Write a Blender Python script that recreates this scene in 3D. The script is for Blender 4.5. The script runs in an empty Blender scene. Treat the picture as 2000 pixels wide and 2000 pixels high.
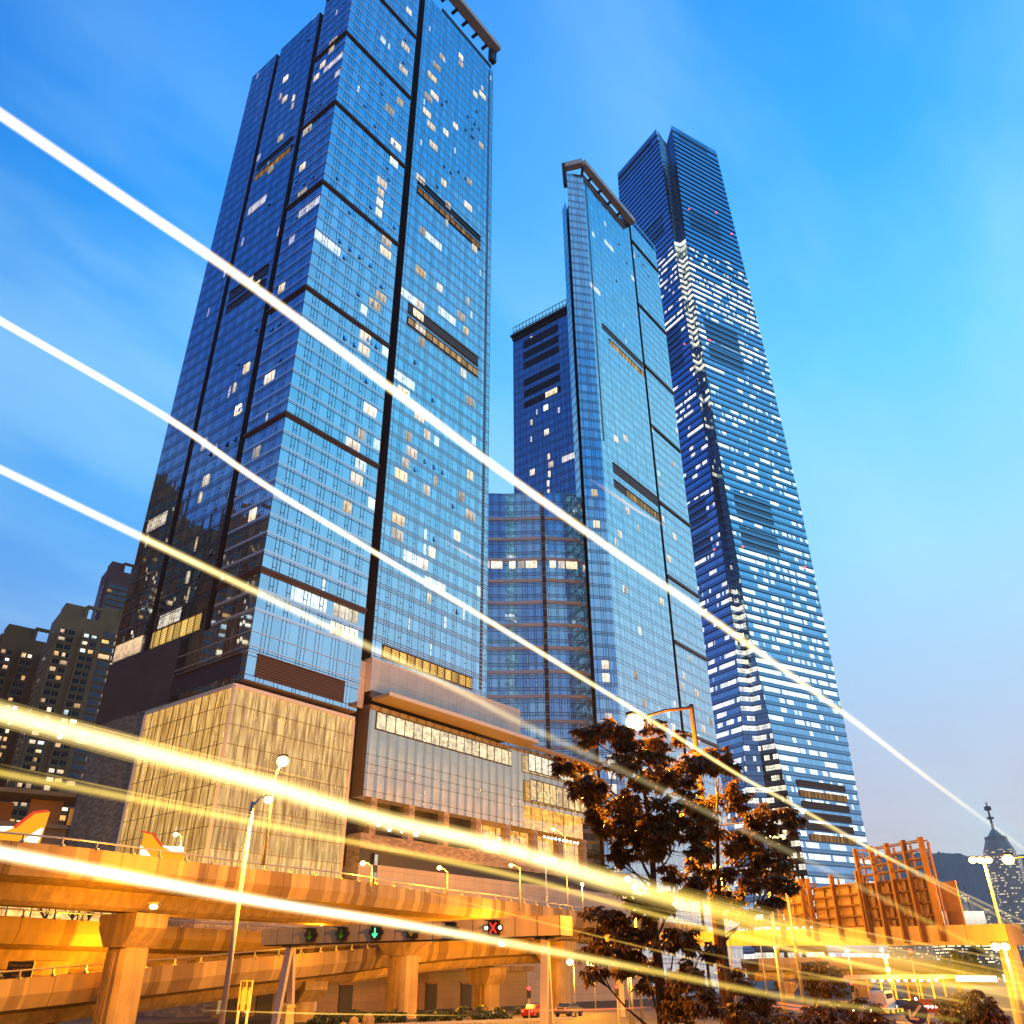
import bpy, bmesh, math, random
from mathutils import Vector, Matrix
random.seed(7)
rad, sin, cos, tan = math.radians, math.sin, math.cos, math.tan
sc = bpy.context.scene
COL = sc.collection

# ------------------------------------------------------------------ camera
F, PITCH, ROLL, EYE = 1620.0, rad(29.38), rad(0.3), 4.0
_fw = Vector((0, cos(PITCH), sin(PITCH))); _u0 = Vector((0, -sin(PITCH), cos(PITCH))); _r0 = Vector((1, 0, 0))
_rt = _r0 * cos(ROLL) - _u0 * sin(ROLL); _up = _u0 * cos(ROLL) + _r0 * sin(ROLL)
cam_d = bpy.data.cameras.new('camera'); cam = bpy.data.objects.new('camera', cam_d); COL.objects.link(cam)
cam.matrix_world = Matrix(((_rt.x, _up.x, -_fw.x, 0), (_rt.y, _up.y, -_fw.y, 0), (_rt.z, _up.z, -_fw.z, EYE), (0, 0, 0, 1)))
cam_d.sensor_width = 36; cam_d.lens = 36 * F / 2000; cam_d.clip_start = 0.2; cam_d.clip_end = 20000
sc.camera = cam

# ------------------------------------------------------------------ view, render settings
sc.view_settings.view_transform = 'Standard'; sc.view_settings.look = 'None'
sc.view_settings.exposure = 0.0; sc.view_settings.gamma = 1.0
sc.render.engine = 'CYCLES'
cy = sc.cycles
cy.max_bounces = 5; cy.diffuse_bounces = 3; cy.glossy_bounces = 3; cy.transmission_bounces = 2
cy.transparent_max_bounces = 40; cy.sample_clamp_indirect = 4.0; cy.caustics_reflective = False; cy.caustics_refractive = False
cy.use_denoising = True
try: cy.denoiser = 'OPENIMAGEDENOISE'
except Exception: pass
cy.use_light_tree = True

def ray(px, py):
    return _fw + _rt * ((px - 1000) / F) + _up * ((1000 - py) / F)
def at(px, py, D):                      # the point a horizontal distance D away in the direction of photo pixel px, py
    d = ray(px, py); return Vector((0, 0, EYE)) + d * (D / math.hypot(d.x, d.y))
def tanel(px, py):
    d = ray(px, py); return d.z / math.hypot(d.x, d.y)
def at_z(px, py, z):
    return at(px, py, (z - EYE) / tanel(px, py))
def azdir(a): return Vector((sin(rad(a)), cos(rad(a)), 0))
def polar(a, D, z=0): v = azdir(a) * D; v.z = z; return v

# ------------------------------------------------------------------ node helper
class NG:
    def __init__(s, nt): s.nt = nt; nt.nodes.clear()
    def n(s, t, **k):
        nd = s.nt.nodes.new(t)
        for a, b in k.items(): setattr(nd, a, b)
        return nd
    def put(s, sock, v):
        if isinstance(v, bpy.types.NodeSocket): s.nt.links.new(v, sock)
        elif isinstance(v, (tuple, list)):
            v = tuple(v)
            if len(sock.default_value) == 4 and len(v) == 3: v = v + (1,)
            sock.default_value = v
        else: sock.default_value = v
    def m(s, op, *a, clamp=False):
        nd = s.n('ShaderNodeMath', operation=op, use_clamp=clamp)
        for i, v in enumerate(a): s.put(nd.inputs[i], v)
        return nd.outputs[0]
    def v(s, op, *a):
        nd = s.n('ShaderNodeVectorMath', operation=op)
        for i, x in enumerate(a):
            if op == 'SCALE' and i == 1: s.put(nd.inputs['Scale'], x)
            else: s.put(nd.inputs[i], x)
        return nd.outputs['Value'] if op in ('DOT_PRODUCT', 'LENGTH') else nd.outputs[0]
    def xyz(s, v):
        nd = s.n('ShaderNodeSeparateXYZ'); s.put(nd.inputs[0], v); return nd.outputs
    def vec(s, x, y, z=0.0):
        nd = s.n('ShaderNodeCombineXYZ')
        for i, q in enumerate((x, y, z)): s.put(nd.inputs[i], q)
        return nd.outputs[0]
    def mixc(s, f, a, b, blend='MIX'):
        nd = s.n('ShaderNodeMix', data_type='RGBA', blend_type=blend)
        s.put(nd.inputs[0], f); s.put(nd.inputs[6], a); s.put(nd.inputs[7], b); return nd.outputs[2]
    def ramp(s, f, stops, interp='LINEAR'):
        nd = s.n('ShaderNodeValToRGB'); cr = nd.color_ramp; cr.interpolation = interp
        while len(cr.elements) < len(stops): cr.elements.new(0.5)
        for e, (p, c) in zip(cr.elements, stops):
            e.position = p; e.color = (c if isinstance(c, tuple) else (c, c, c)) + (1,)
        s.put(nd.inputs[0], f); return nd.outputs[0]
    def noise(s, vec, scale=1.0, detail=3.0, rough=0.5):
        nd = s.n('ShaderNodeTexNoise'); s.put(nd.inputs['Vector'], vec); nd.inputs['Scale'].default_value = scale
        nd.inputs['Detail'].default_value = detail; nd.inputs['Roughness'].default_value = rough; return nd.outputs[0]
    def white(s, vec):
        nd = s.n('ShaderNodeTexWhiteNoise', noise_dimensions='3D'); s.put(nd.inputs['Vector'], vec); return nd.outputs
    def sstep(s, x, a, b):
        nd = s.n('ShaderNodeMapRange', interpolation_type='SMOOTHSTEP'); s.put(nd.inputs[0], x)
        nd.inputs[1].default_value = a; nd.inputs[2].default_value = b; return nd.outputs[0]
    def lin(s, x, a, b, c=0.0, d=1.0):
        nd = s.n('ShaderNodeMapRange'); s.put(nd.inputs[0], x)
        for i, q in enumerate((a, b, c, d)): nd.inputs[i + 1].default_value = q
        return nd.outputs[0]
    def mixs(s, f, a, b):
        nd = s.n('ShaderNodeMixShader'); s.put(nd.inputs[0], f); s.nt.links.new(a, nd.inputs[1]); s.nt.links.new(b, nd.inputs[2]); return nd.outputs[0]
    def adds(s, a, b):
        nd = s.n('ShaderNodeAddShader'); s.nt.links.new(a, nd.inputs[0]); s.nt.links.new(b, nd.inputs[1]); return nd.outputs[0]
    def emis(s, c, st):
        nd = s.n('ShaderNodeEmission'); s.put(nd.inputs[0], c); s.put(nd.inputs[1], st); return nd.outputs[0]
    def out(s, sh): o = s.n('ShaderNodeOutputMaterial'); s.nt.links.new(sh, o.inputs[0])

# ------------------------------------------------------------------ dusk sky (the sun is just below the horizon, off to the right)
GLOW_AZ = 52.0
w = bpy.data.worlds.new('World'); sc.world = w; w.use_nodes = True
g = NG(w.node_tree)
dirv = g.n('ShaderNodeTexCoord').outputs['Generated']
sx, sy, sz = g.xyz(dirv)[:3]
hl = g.m('SQRT', g.m('ADD', g.m('MULTIPLY', sx, sx), g.m('ADD', g.m('MULTIPLY', sy, sy), 1e-6)))
ca = g.m('DIVIDE', g.m('ADD', g.m('MULTIPLY', sx, sin(rad(GLOW_AZ))), g.m('MULTIPLY', sy, cos(rad(GLOW_AZ)))), hl)
fz = g.m('MAXIMUM', sz, 0.0)
bright = g.ramp(fz, [(0, (.98, .80, .72)), (.05, (.90, .77, .73)), (.10, (.76, .71, .73)), (.17, (.60, .64, .77)), (.25, (.48, .66, .88)), (.42, (.33, .74, 1.02)), (.59, (.14, .64, 1.04)), (.75, (.04, .43, 1.0)), (1, (.01, .2, .8))])
mid = g.ramp(fz, [(0, (.34, .34, .42)), (.2, (.21, .37, .68)), (.33, (.15, .40, .86)), (.45, (.07, .40, .93)), (.6, (.025, .37, .96)), (.8, (.006, .29, .93)), (1, (.004, .19, .78))])
back = g.ramp(fz, [(0, (.20, .19, .21)), (.10, (.24, .28, .38)), (.22, (.15, .25, .47)), (.38, (.05, .16, .50)), (.55, (.012, .10, .48)), (1, (.006, .11, .55))])
f1 = g.lin(ca, -0.55, 0.14); f2 = g.lin(ca, 0.14, 0.95)
skyc = g.mixc(f2, g.mixc(f1, back, mid), bright)
den = g.m('ADD', fz, 0.22)
cv = g.vec(g.m('DIVIDE', sx, den), g.m('DIVIDE', sy, den), 0.0)
rot = g.n('ShaderNodeVectorRotate', rotation_type='Z_AXIS'); g.put(rot.inputs['Vector'], cv); rot.inputs['Angle'].default_value = rad(38)
cs = g.v('MULTIPLY', rot.outputs[0], (1.5, 0.55, 1.0))
c1 = g.noise(cs, 1.5, 5.0, 0.55); c2 = g.noise(g.v('ADD', cs, (7.3, 2.1, 0)), 0.7, 2.0, 0.5)
cl = g.m('MULTIPLY', g.sstep(c1, 0.40, 0.66), g.sstep(c2, 0.28, 0.58))
skyc = g.mixc(g.m('MULTIPLY', cl, 0.75), skyc, g.mixc(0.5, skyc, (.50, .86, 1.0)))
low = g.m('MULTIPLY', g.sstep(g.noise(g.v('MULTIPLY', cv, (0.5, 2.0, 1)), 2.2, 4.0, 0.6), 0.5, 0.7), g.m('SUBTRACT', 1.0, g.sstep(fz, 0.12, 0.42)))
skyc = g.mixc(g.m('MULTIPLY', low, 0.28), skyc, g.mixc(0.5, skyc, (.30, .34, .46)))
ni = g.n('ShaderNodeTexSky', sky_type='NISHITA'); ni.sun_disc = False; ni.sun_elevation = rad(0.5); ni.sun_rotation = rad(GLOW_AZ); ni.ozone_density = 3.0
skyc = g.mixc(0.05, skyc, ni.outputs[0], 'ADD')
bg = g.n('ShaderNodeBackground'); g.put(bg.inputs[0], skyc); bg.inputs[1].default_value = 1.12
wo = g.n('ShaderNodeOutputWorld'); g.nt.links.new(bg.outputs[0], wo.inputs[0])
sd = bpy.data.lights.new('sun', 'SUN'); sd.energy = 0.12; sd.angle = rad(15); sd.color = (1, .78, .6)
so = bpy.data.objects.new('sun', sd); COL.objects.link(so)
so.rotation_euler = (-azdir(GLOW_AZ) * cos(rad(3)) + Vector((0, 0, -sin(rad(3))))).to_track_quat('-Z', 'Y').to_euler()

# ------------------------------------------------------------------ mesh helper
class MB:
    def __init__(s): s.v = []; s.f = []; s.uv = []; s.mi = []
    def face(s, pts, uv=None, mi=0):
        i = len(s.v); s.v += [tuple(p) for p in pts]; s.f.append(tuple(range(i, i + len(pts))))
        s.uv.append(uv or [(0, 0)] * len(pts)); s.mi.append(mi); return s
    def wall(s, a, b, z0, z1, u0=0.0, mi=0):          # vertical quad a->b; normal on the right of a->b ... uv in metres
        L = math.hypot(b[0] - a[0], b[1] - a[1])
        return s.face([(a[0], a[1], z0), (b[0], b[1], z0), (b[0], b[1], z1), (a[0], a[1], z1)], [(u0, z0), (u0 + L, z0), (u0 + L, z1), (u0, z1)], mi)
    def prism(s, poly, z0, z1, mi=0, top=True, bottom=True, mtop=None):   # poly CCW in plan
        n = len(poly); u = 0
        for i in range(n):
            a, b = poly[i], poly[(i + 1) % n]; s.wall(a, b, z0, z1, u, mi); u += math.hypot(b[0] - a[0], b[1] - a[1])
        if top: s.face([(p[0], p[1], z1) for p in poly], [(p[0], p[1]) for p in poly], mi if mtop is None else mtop)
        if bottom: s.face([(p[0], p[1], z0) for p in reversed(poly)], [(p[0], p[1]) for p in reversed(poly)], mi if mtop is None else mtop)
        return s
    def box(s, c, ax, ay, az, hx, hy, hz, mi=0):      # oriented box
        c = Vector(c); X = Vector(ax) * hx; Y = Vector(ay) * hy; Z = Vector(az) * hz
        P = lambda i, j, k: c + X * i + Y * j + Z * k
        for q, (du, dv) in (((P(-1,-1,-1), P(1,-1,-1), P(1,-1,1), P(-1,-1,1)), (hx, hz)), ((P(1,1,-1), P(-1,1,-1), P(-1,1,1), P(1,1,1)), (hx, hz)),
                  ((P(-1,1,-1), P(-1,-1,-1), P(-1,-1,1), P(-1,1,1)), (hy, hz)), ((P(1,-1,-1), P(1,1,-1), P(1,1,1), P(1,-1,1)), (hy, hz)),
                  ((P(-1,-1,1), P(1,-1,1), P(1,1,1), P(-1,1,1)), (hx, hy)), ((P(-1,1,-1), P(1,1,-1), P(1,-1,-1), P(-1,-1,-1)), (hx, hy))):
            s.face(q, [(0, 0), (2 * du, 0), (2 * du, 2 * dv), (0, 2 * dv)], mi)
        return s
    def abox(s, x0, x1, y0, y1, z0, z1, mi=0):
        return s.box(((x0+x1)/2, (y0+y1)/2, (z0+z1)/2), (1,0,0), (0,1,0), (0,0,1), abs(x1-x0)/2, abs(y1-y0)/2, abs(z1-z0)/2, mi)
    def bar(s, a, b, w, h=None, mi=0, up=(0, 0, 1)):
        a = Vector(a); b = Vector(b); d = b - a; L = d.length; d = d / L
        u = Vector(up)
        if abs(d.dot(u)) > .99: u = Vector((0, 1, 0))
        x = d.cross(u).normalized(); y = x.cross(d)
        return s.box((a + b) / 2, x, d, y, w / 2, L / 2, (h or w) / 2, mi)
    def tube(s, pts, rr, n=8, mi=0, caps=True, ulen=False):
        pts = [Vector(p) for p in pts]; k = len(pts)
        rr = rr if isinstance(rr, (list, tuple)) else [rr] * k
        rings = []; tot = sum((pts[i+1] - pts[i]).length for i in range(k-1)); acc = 0; ul = []
        for i, p in enumerate(pts):
            d = (pts[min(i+1, k-1)] - pts[max(i-1, 0)]).normalized()
            u = Vector((0, 0, 1)) if abs(d.z) < .95 else Vector((0, 1, 0))
            x = d.cross(u).normalized(); y = x.cross(d)
            rings.append([p + (x * cos(2*math.pi*j/n) + y * sin(2*math.pi*j/n)) * rr[i] for j in range(n)])
            if i: acc += (pts[i] - pts[i-1]).length
            ul.append(acc / max(tot, 1e-6) if ulen else acc)
        for i in range(k - 1):
            for j in range(n):
                q = (j + 1) % n
                s.face([rings[i][j], rings[i][q], rings[i+1][q], rings[i+1][j]], [(ul[i], j/n), (ul[i], (j+1)/n), (ul[i+1], (j+1)/n), (ul[i+1], j/n)], mi)
        if caps:
            s.face(list(reversed(rings[0])), None, mi); s.face(rings[-1], None, mi)
        return s
    def ball(s, c, r, n=8, m=6, mi=0, sz=1.0):
        c = Vector(c)
        P = lambda i, j: c + Vector((r*sin(math.pi*i/m)*cos(2*math.pi*j/n), r*sin(math.pi*i/m)*sin(2*math.pi*j/n), r*sz*cos(math.pi*i/m)))
        for i in range(m):
            for j in range(n): s.face([P(i, j), P(i+1, j), P(i+1, j+1), P(i, j+1)], None, mi)
        return s
    def build(s, name, mats, parent=None, smooth=False, loc=None):
        me = bpy.data.meshes.new(name)
        o0 = Vector(loc) if loc is not None else Vector((0, 0, 0))
        me.from_pydata([tuple(Vector(p) - o0) for p in s.v], [], s.f)
        ul = me.uv_layers.new(name='UVMap'); k = 0
        fl = [c for q in s.uv for t in q for c in t]
        ul.data.foreach_set('uv', fl)
        for m in (mats if isinstance(mats, (list, tuple)) else [mats]): me.materials.append(m)
        me.polygons.foreach_set('material_index', s.mi)
        if smooth:
            bm = bmesh.new(); bm.from_mesh(me); bmesh.ops.remove_doubles(bm, verts=bm.verts, dist=1e-4); bm.to_mesh(me); bm.free()
            me.polygons.foreach_set('use_smooth', [True] * len(me.polygons))
        me.update()
        o = bpy.data.objects.new(name, me); COL.objects.link(o)
        if loc is not None: o.location = loc
        if parent is not None: attach(o, parent)
        return o
def attach(o, parent):                      # parent without moving (parents are only translated / turned about z)
    o.parent = parent; o.matrix_parent_inverse = parent_matrix(parent).inverted()
def parent_matrix(p):
    m = Matrix.Translation(p.location) @ p.rotation_euler.to_matrix().to_4x4()
    return parent_matrix(p.parent) @ p.matrix_parent_inverse @ m if p.parent else m
def tag(o, label, cat, group=None, kind=None):
    if label: o['label'] = label
    if cat: o['category'] = cat
    if group: o['group'] = group
    if kind: o['kind'] = kind
    return o
def thing(name, loc, label, cat, group=None):
    o = bpy.data.objects.new(name, None); COL.objects.link(o); o.location = loc; o.empty_display_size = 0.5
    return tag(o, label, cat, group)
def kids(o): return [c for c in bpy.data.objects if c.parent == o]
def copy_tree(o, kidmap, loc=None, rotz=None):
    c = o.copy(); COL.objects.link(c)
    if loc is not None: c.location = loc
    if rotz is not None: c.rotation_euler = (0, 0, rotz)
    for k in kidmap.get(o, []):
        d = copy_tree(k, kidmap); d.parent = c; d.matrix_parent_inverse = k.matrix_parent_inverse.copy()
    return c
# ------------------------------------------------------------------ materials
def mat(name, col, rough=0.7, metal=0.0, var=0.12, vs=0.6, spec=0.4, bump=0.0, bs=8.0):
    m = bpy.data.materials.new(name); m.use_nodes = True; g = NG(m.node_tree)
    p = g.n('ShaderNodeBsdfPrincipled'); tc = g.n('ShaderNodeTexCoord').outputs['Object']
    if var > 0:
        nz = g.noise(tc, vs, 4.0, 0.6); k = g.lin(nz, 0.25, 0.75, 1 - var, 1 + var)
        if bump and bs < 10:                                        # rain streaks and grime on concrete
            st = g.lin(g.noise(g.v('MULTIPLY', tc, (1.6, 1.6, .10)), 1.0, 5.0, .65), .38, .62, .72, 1.08); k = g.m('MULTIPLY', k, st)
        c = g.v('SCALE', tuple(col), k); g.put(p.inputs['Base Color'], c)
    else: g.put(p.inputs['Base Color'], col)
    p.inputs['Roughness'].default_value = rough; p.inputs['Metallic'].default_value = metal
    p.inputs['Specular IOR Level'].default_value = spec
    if bump:
        b = g.n('ShaderNodeBump'); b.inputs['Strength'].default_value = bump; b.inputs['Distance'].default_value = 0.05
        g.put(b.inputs['Height'], g.noise(tc, bs, 4.0)); g.nt.links.new(b.outputs[0], p.inputs['Normal'])
    g.out(p.outputs[0]); return m
def emit(name, col, st, sample=False, var=0.0, vs=1.0):
    m = bpy.data.materials.new(name); m.use_nodes = True; g = NG(m.node_tree)
    s = st
    if var:
        tc = g.n('ShaderNodeTexCoord'); rn = g.n('ShaderNodeObjectInfo').outputs['Random']
        nz = g.noise(g.v('ADD', tc.outputs['Object'], g.vec(g.m('MULTIPLY', rn, 57.0), g.m('MULTIPLY', rn, 23.0), 0.0)), vs, 4.0, .65)
        top = g.lin(g.xyz(tc.outputs['Generated'])[2], 0, 1, .75, 1.2)            # rooms are brighter towards the ceiling lights
        s = g.m('MULTIPLY', g.m('MULTIPLY', g.m('MULTIPLY', st, top), g.lin(nz, 0.3, 0.7, 1 - var, 1 + var)), g.lin(rn, 0, 1, .45, 1.35))
        col = g.mixc(g.m('FRACT', g.m('MULTIPLY', rn, 7.13)), tuple(col), tuple(min(1, c * .6 + .38) for c in col))
    g.out(g.emis(col, s))
    if not sample: m.cycles.emission_sampling = 'NONE'
    return m

def facade(name, fh, zo, period, mulls, mw=0.10, hmul=(), bands=(), frame=(.008, .012, .03), gloss=0.62, gtint=(.84, .95, 1.0),
           base=(.010, .022, .05), rough=0.03, lit=0.0, litc=(1, .80, .52), lits=1.3, litrow=0.0, run=0.0, seed=0.0, curtain=0.12, dark=(), litz=None, tilt=0.012, crossm=(), seam=0.0):
    """curtain wall in UV metres: u along the wall, v the height.  bands: (y0, y1, colour, gloss) inside each storey."""
    m = bpy.data.materials.new(name); m.use_nodes = True; g = NG(m.node_tree)
    u, v = g.xyz(g.n('ShaderNodeTexCoord').outputs['UV'])[:2]
    fv = g.m('DIVIDE', g.m('SUBTRACT', v, zo), fh); row = g.m('FLOOR', fv); y = g.m('MULTIPLY', g.m('SUBTRACT', fv, row), fh)
    ub = g.m('DIVIDE', u, period); ci = g.m('FLOOR', ub); x = g.m('MULTIPLY', g.m('SUBTRACT', ub, ci), period)
    sub = 0.0; mk = 0.0
    for q in mulls:
        sub = g.m('ADD', sub, g.m('GREATER_THAN', x, q))
        mk = g.m('MAXIMUM', mk, g.m('COMPARE', x, q, mw / 2))
    for q in hmul: mk = g.m('MAXIMUM', mk, g.m('COMPARE', y, q, mw / 2))
    for (x0, x1, yc) in crossm:                                  # short transoms in the narrow panes
        mk = g.m('MAXIMUM', mk, g.m('MULTIPLY', g.m('COMPARE', y, yc, mw / 2), g.m('COMPARE', x, (x0 + x1) / 2, (x1 - x0) / 2)))
    pid = g.vec(g.m('ADD', g.m('MULTIPLY', ci, 11.0), sub), row, seed)
    wn = g.white(pid); r1 = wn[0]; rc = wn[1]
    bn = g.white(g.vec(ci, row, seed + 3.7))[0]
    geo = g.n('ShaderNodeNewGeometry').outputs['Normal']
    wob = g.v('SCALE', g.v('SUBTRACT', rc, (.5, .5, .5)), tilt * 2)
    nrm = g.v('NORMALIZE', g.v('ADD', geo, wob))
    gl = g.n('ShaderNodeBsdfGlossy'); g.put(gl.inputs['Color'], gtint); gl.inputs['Roughness'].default_value = rough; g.nt.links.new(nrm, gl.inputs['Normal'])
    cur = g.m('MULTIPLY', g.m('GREATER_THAN', r1, 1 - curtain), 1.0)
    df = g.n('ShaderNodeBsdfDiffuse'); g.put(df.inputs['Color'], g.mixc(cur, base, (.16, .15, .14)))
    gf = g.m('MULTIPLY', gloss, g.lin(r1, 0, 1, 0.9, 1.06))
    sh = g.mixs(gf, df.outputs[0], gl.outputs[0])
    dk = 0.0
    for (v0, v1, u0, u1) in dark:
        dk = g.m('MAXIMUM', dk, g.m('MULTIPLY', g.m('COMPARE', v, (v0 + v1) / 2, (v1 - v0) / 2), g.m('COMPARE', u, (u0 + u1) / 2, (u1 - u0) / 2)))
    if dark:
        dd = g.n('ShaderNodeBsdfPrincipled'); g.put(dd.inputs['Base Color'], (.012, .016, .03)); dd.inputs['Roughness'].default_value = .35
        sh = g.mixs(g.m('MULTIPLY', dk, .85), sh, dd.outputs[0])
    if lit > 0:
        pr = lit
        if litz: pr = g.ramp(g.lin(v, litz[0], litz[1]), litz[2])
        if run > 0:
            rn = g.noise(g.vec(g.m('DIVIDE', u, run), g.m('MULTIPLY', row, 7.31), seed), 1.0, 2.0, 0.6)
            rr = g.white(g.vec(row, seed, 1.3))[0]
            on = g.m('GREATER_THAN', g.m('ADD', g.m('ADD', rn, g.m('MULTIPLY', pr, 0.75)), g.m('MULTIPLY', g.m('SUBTRACT', rr, .5), .26)), 0.94)
            on = g.m('MULTIPLY', on, g.m('GREATER_THAN', r1, 0.12))
        else:
            on = g.m('MAXIMUM', g.m('GREATER_THAN', bn, g.m('SUBTRACT', 1.0, pr)), g.m('GREATER_THAN', r1, g.m('SUBTRACT', 1.0, g.m('MULTIPLY', pr, .6))))
        if litrow: on = g.m('MULTIPLY', on, g.m('COMPARE', y, (litrow[0] + litrow[1]) / 2, (litrow[1] - litrow[0]) / 2))
        if dark: on = g.m('MULTIPLY', on, g.m('SUBTRACT', 1.0, dk))
        rb = g.white(g.vec(sub, row, seed + 9.1))[0]
        inside = g.lin(g.noise(g.vec(u, v, seed), 1.6, 2.0, .6), .3, .7, .45, 1.25)
        st = g.m('MULTIPLY', g.m('MULTIPLY', g.m('MULTIPLY', on, lits), g.lin(bn, 0, 1, .55, 1.2)), inside)
        sh = g.adds(sh, g.emis(g.mixc(rb, litc, (1, .93, .78)), st))
    for (y0, y1, c, gg) in bands:
        bd = g.n('ShaderNodeBsdfDiffuse'); g.put(bd.inputs[0], c); bg_ = g.n('ShaderNodeBsdfGlossy'); g.put(bg_.inputs[0], gtint); bg_.inputs['Roughness'].default_value = .12
        sh = g.mixs(g.m('COMPARE', y, (y0 + y1) / 2, (y1 - y0) / 2), sh, g.mixs(gg * .62, bd.outputs[0], bg_.outputs[0]))
    fr = g.n('ShaderNodeBsdfPrincipled'); g.put(fr.inputs['Base Color'], frame); fr.inputs['Roughness'].default_value = .4
    sh = g.mixs(mk, sh, fr.outputs[0])
    g.out(sh); m.cycles.emission_sampling = 'NONE'; return m

def tiled(name, col, tu, tv, gap=0.03, rough=.45, var=.06, spec=.4, stag=0.0, gapc=.55):     # stone / metal cladding with joints, UV metres
    m = bpy.data.materials.new(name); m.use_nodes = True; g = NG(m.node_tree)
    u, v = g.xyz(g.n('ShaderNodeTexCoord').outputs['UV'])[:2]
    a = g.m('DIVIDE', v, tv); ra = g.m('FLOOR', a); b = g.m('ADD', g.m('DIVIDE', u, tu), g.m('MULTIPLY', g.m('MODULO', ra, 2.0), stag)); rb = g.m('FLOOR', b)
    wn = g.white(g.vec(ra, rb, 1.7))[0]
    j = g.m('MAXIMUM', g.m('LESS_THAN', g.m('MULTIPLY', g.m('FRACT', a), tv), gap), g.m('LESS_THAN', g.m('MULTIPLY', g.m('FRACT', b), tu), gap))
    k = g.m('MULTIPLY', g.lin(wn, 0, 1, 1 - var, 1 + var), g.lin(g.noise(g.vec(u, v, 0), .25, 4.0), .25, .75, .88, 1.1))
    c = g.v('SCALE', tuple(col), g.m('MULTIPLY', k, g.lin(j, 0, 1, 1.0, gapc)))
    p = g.n('ShaderNodeBsdfPrincipled'); g.put(p.inputs['Base Color'], c); p.inputs['Roughness'].default_value = rough; p.inputs['Specular IOR Level'].default_value = spec
    g.out(p.outputs[0]); return m
def louver(name, col, pitch, back=(.02, .014, .012), glow=0.0, vert=0.0):
    m = bpy.data.materials.new(name); m.use_nodes = True; g = NG(m.node_tree)
    u, v = g.xyz(g.n('ShaderNodeTexCoord').outputs['UV'])[:2]
    f = g.m('FRACT', g.m('DIVIDE', v, pitch)); sl = g.m('LESS_THAN', f, .55)
    c = g.mixc(sl, back, col)
    if vert: c = g.mixc(g.m('LESS_THAN', g.m('FRACT', g.m('DIVIDE', u, vert)), .07), c, (.03, .022, .02))
    p = g.n('ShaderNodeBsdfPrincipled'); g.put(p.inputs['Base Color'], c); p.inputs['Roughness'].default_value = .5
    b = g.n('ShaderNodeBump'); b.inputs['Distance'].default_value = .1; g.put(b.inputs['Height'], f); g.nt.links.new(b.outputs[0], p.inputs['Normal'])
    g.out(p.outputs[0]); return m
def panelled(name, cols, wmin=1.3, rough=.75, base_len=9.0):          # parapet precast panels in beige shades, joints every few metres; UV u along
    m = bpy.data.materials.new(name); m.use_nodes = True; g = NG(m.node_tree)
    u, v = g.xyz(g.n('ShaderNodeTexCoord').outputs['UV'])[:2]
    a = g.m('FLOOR', g.m('DIVIDE', u, wmin)); r = g.white(g.vec(a, 0.0, 2.2))[0]
    a2 = g.m('FLOOR', g.m('DIVIDE', g.m('ADD', u, 0.7), wmin * 2.3)); r2 = g.white(g.vec(a2, 4.0, 1.2))[0]
    k = g.m('ADD', g.m('MULTIPLY', g.m('GREATER_THAN', r, .5), .6), g.m('MULTIPLY', g.m('GREATER_THAN', r2, .55), .4))
    c = g.mixc(k, cols[0], cols[1])
    j = g.m('LESS_THAN', g.m('MULTIPLY', g.m('FRACT', g.m('DIVIDE', u, base_len)), base_len), .07)
    st = g.lin(g.noise(g.v('MULTIPLY', g.n('ShaderNodeTexCoord').outputs['Object'], (1, 1, .15)), 1.2, 4.0, .6), .3, .75, .8, 1.1)
    c = g.v('SCALE', c, g.m('MULTIPLY', st, g.lin(j, 0, 1, 1.0, .3)))
    p = g.n('ShaderNodeBsdfPrincipled'); g.put(p.inputs['Base Color'], c); p.inputs['Roughness'].default_value = rough
    g.out(p.outputs[0]); return m
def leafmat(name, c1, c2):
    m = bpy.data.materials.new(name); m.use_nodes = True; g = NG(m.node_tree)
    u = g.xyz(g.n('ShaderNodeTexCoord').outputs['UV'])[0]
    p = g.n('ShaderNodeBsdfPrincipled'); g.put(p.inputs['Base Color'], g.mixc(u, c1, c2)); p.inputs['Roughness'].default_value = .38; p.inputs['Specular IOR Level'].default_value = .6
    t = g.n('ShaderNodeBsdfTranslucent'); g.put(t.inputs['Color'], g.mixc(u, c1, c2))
    g.out(g.mixs(.25, p.outputs[0], t.outputs[0])); return m

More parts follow.
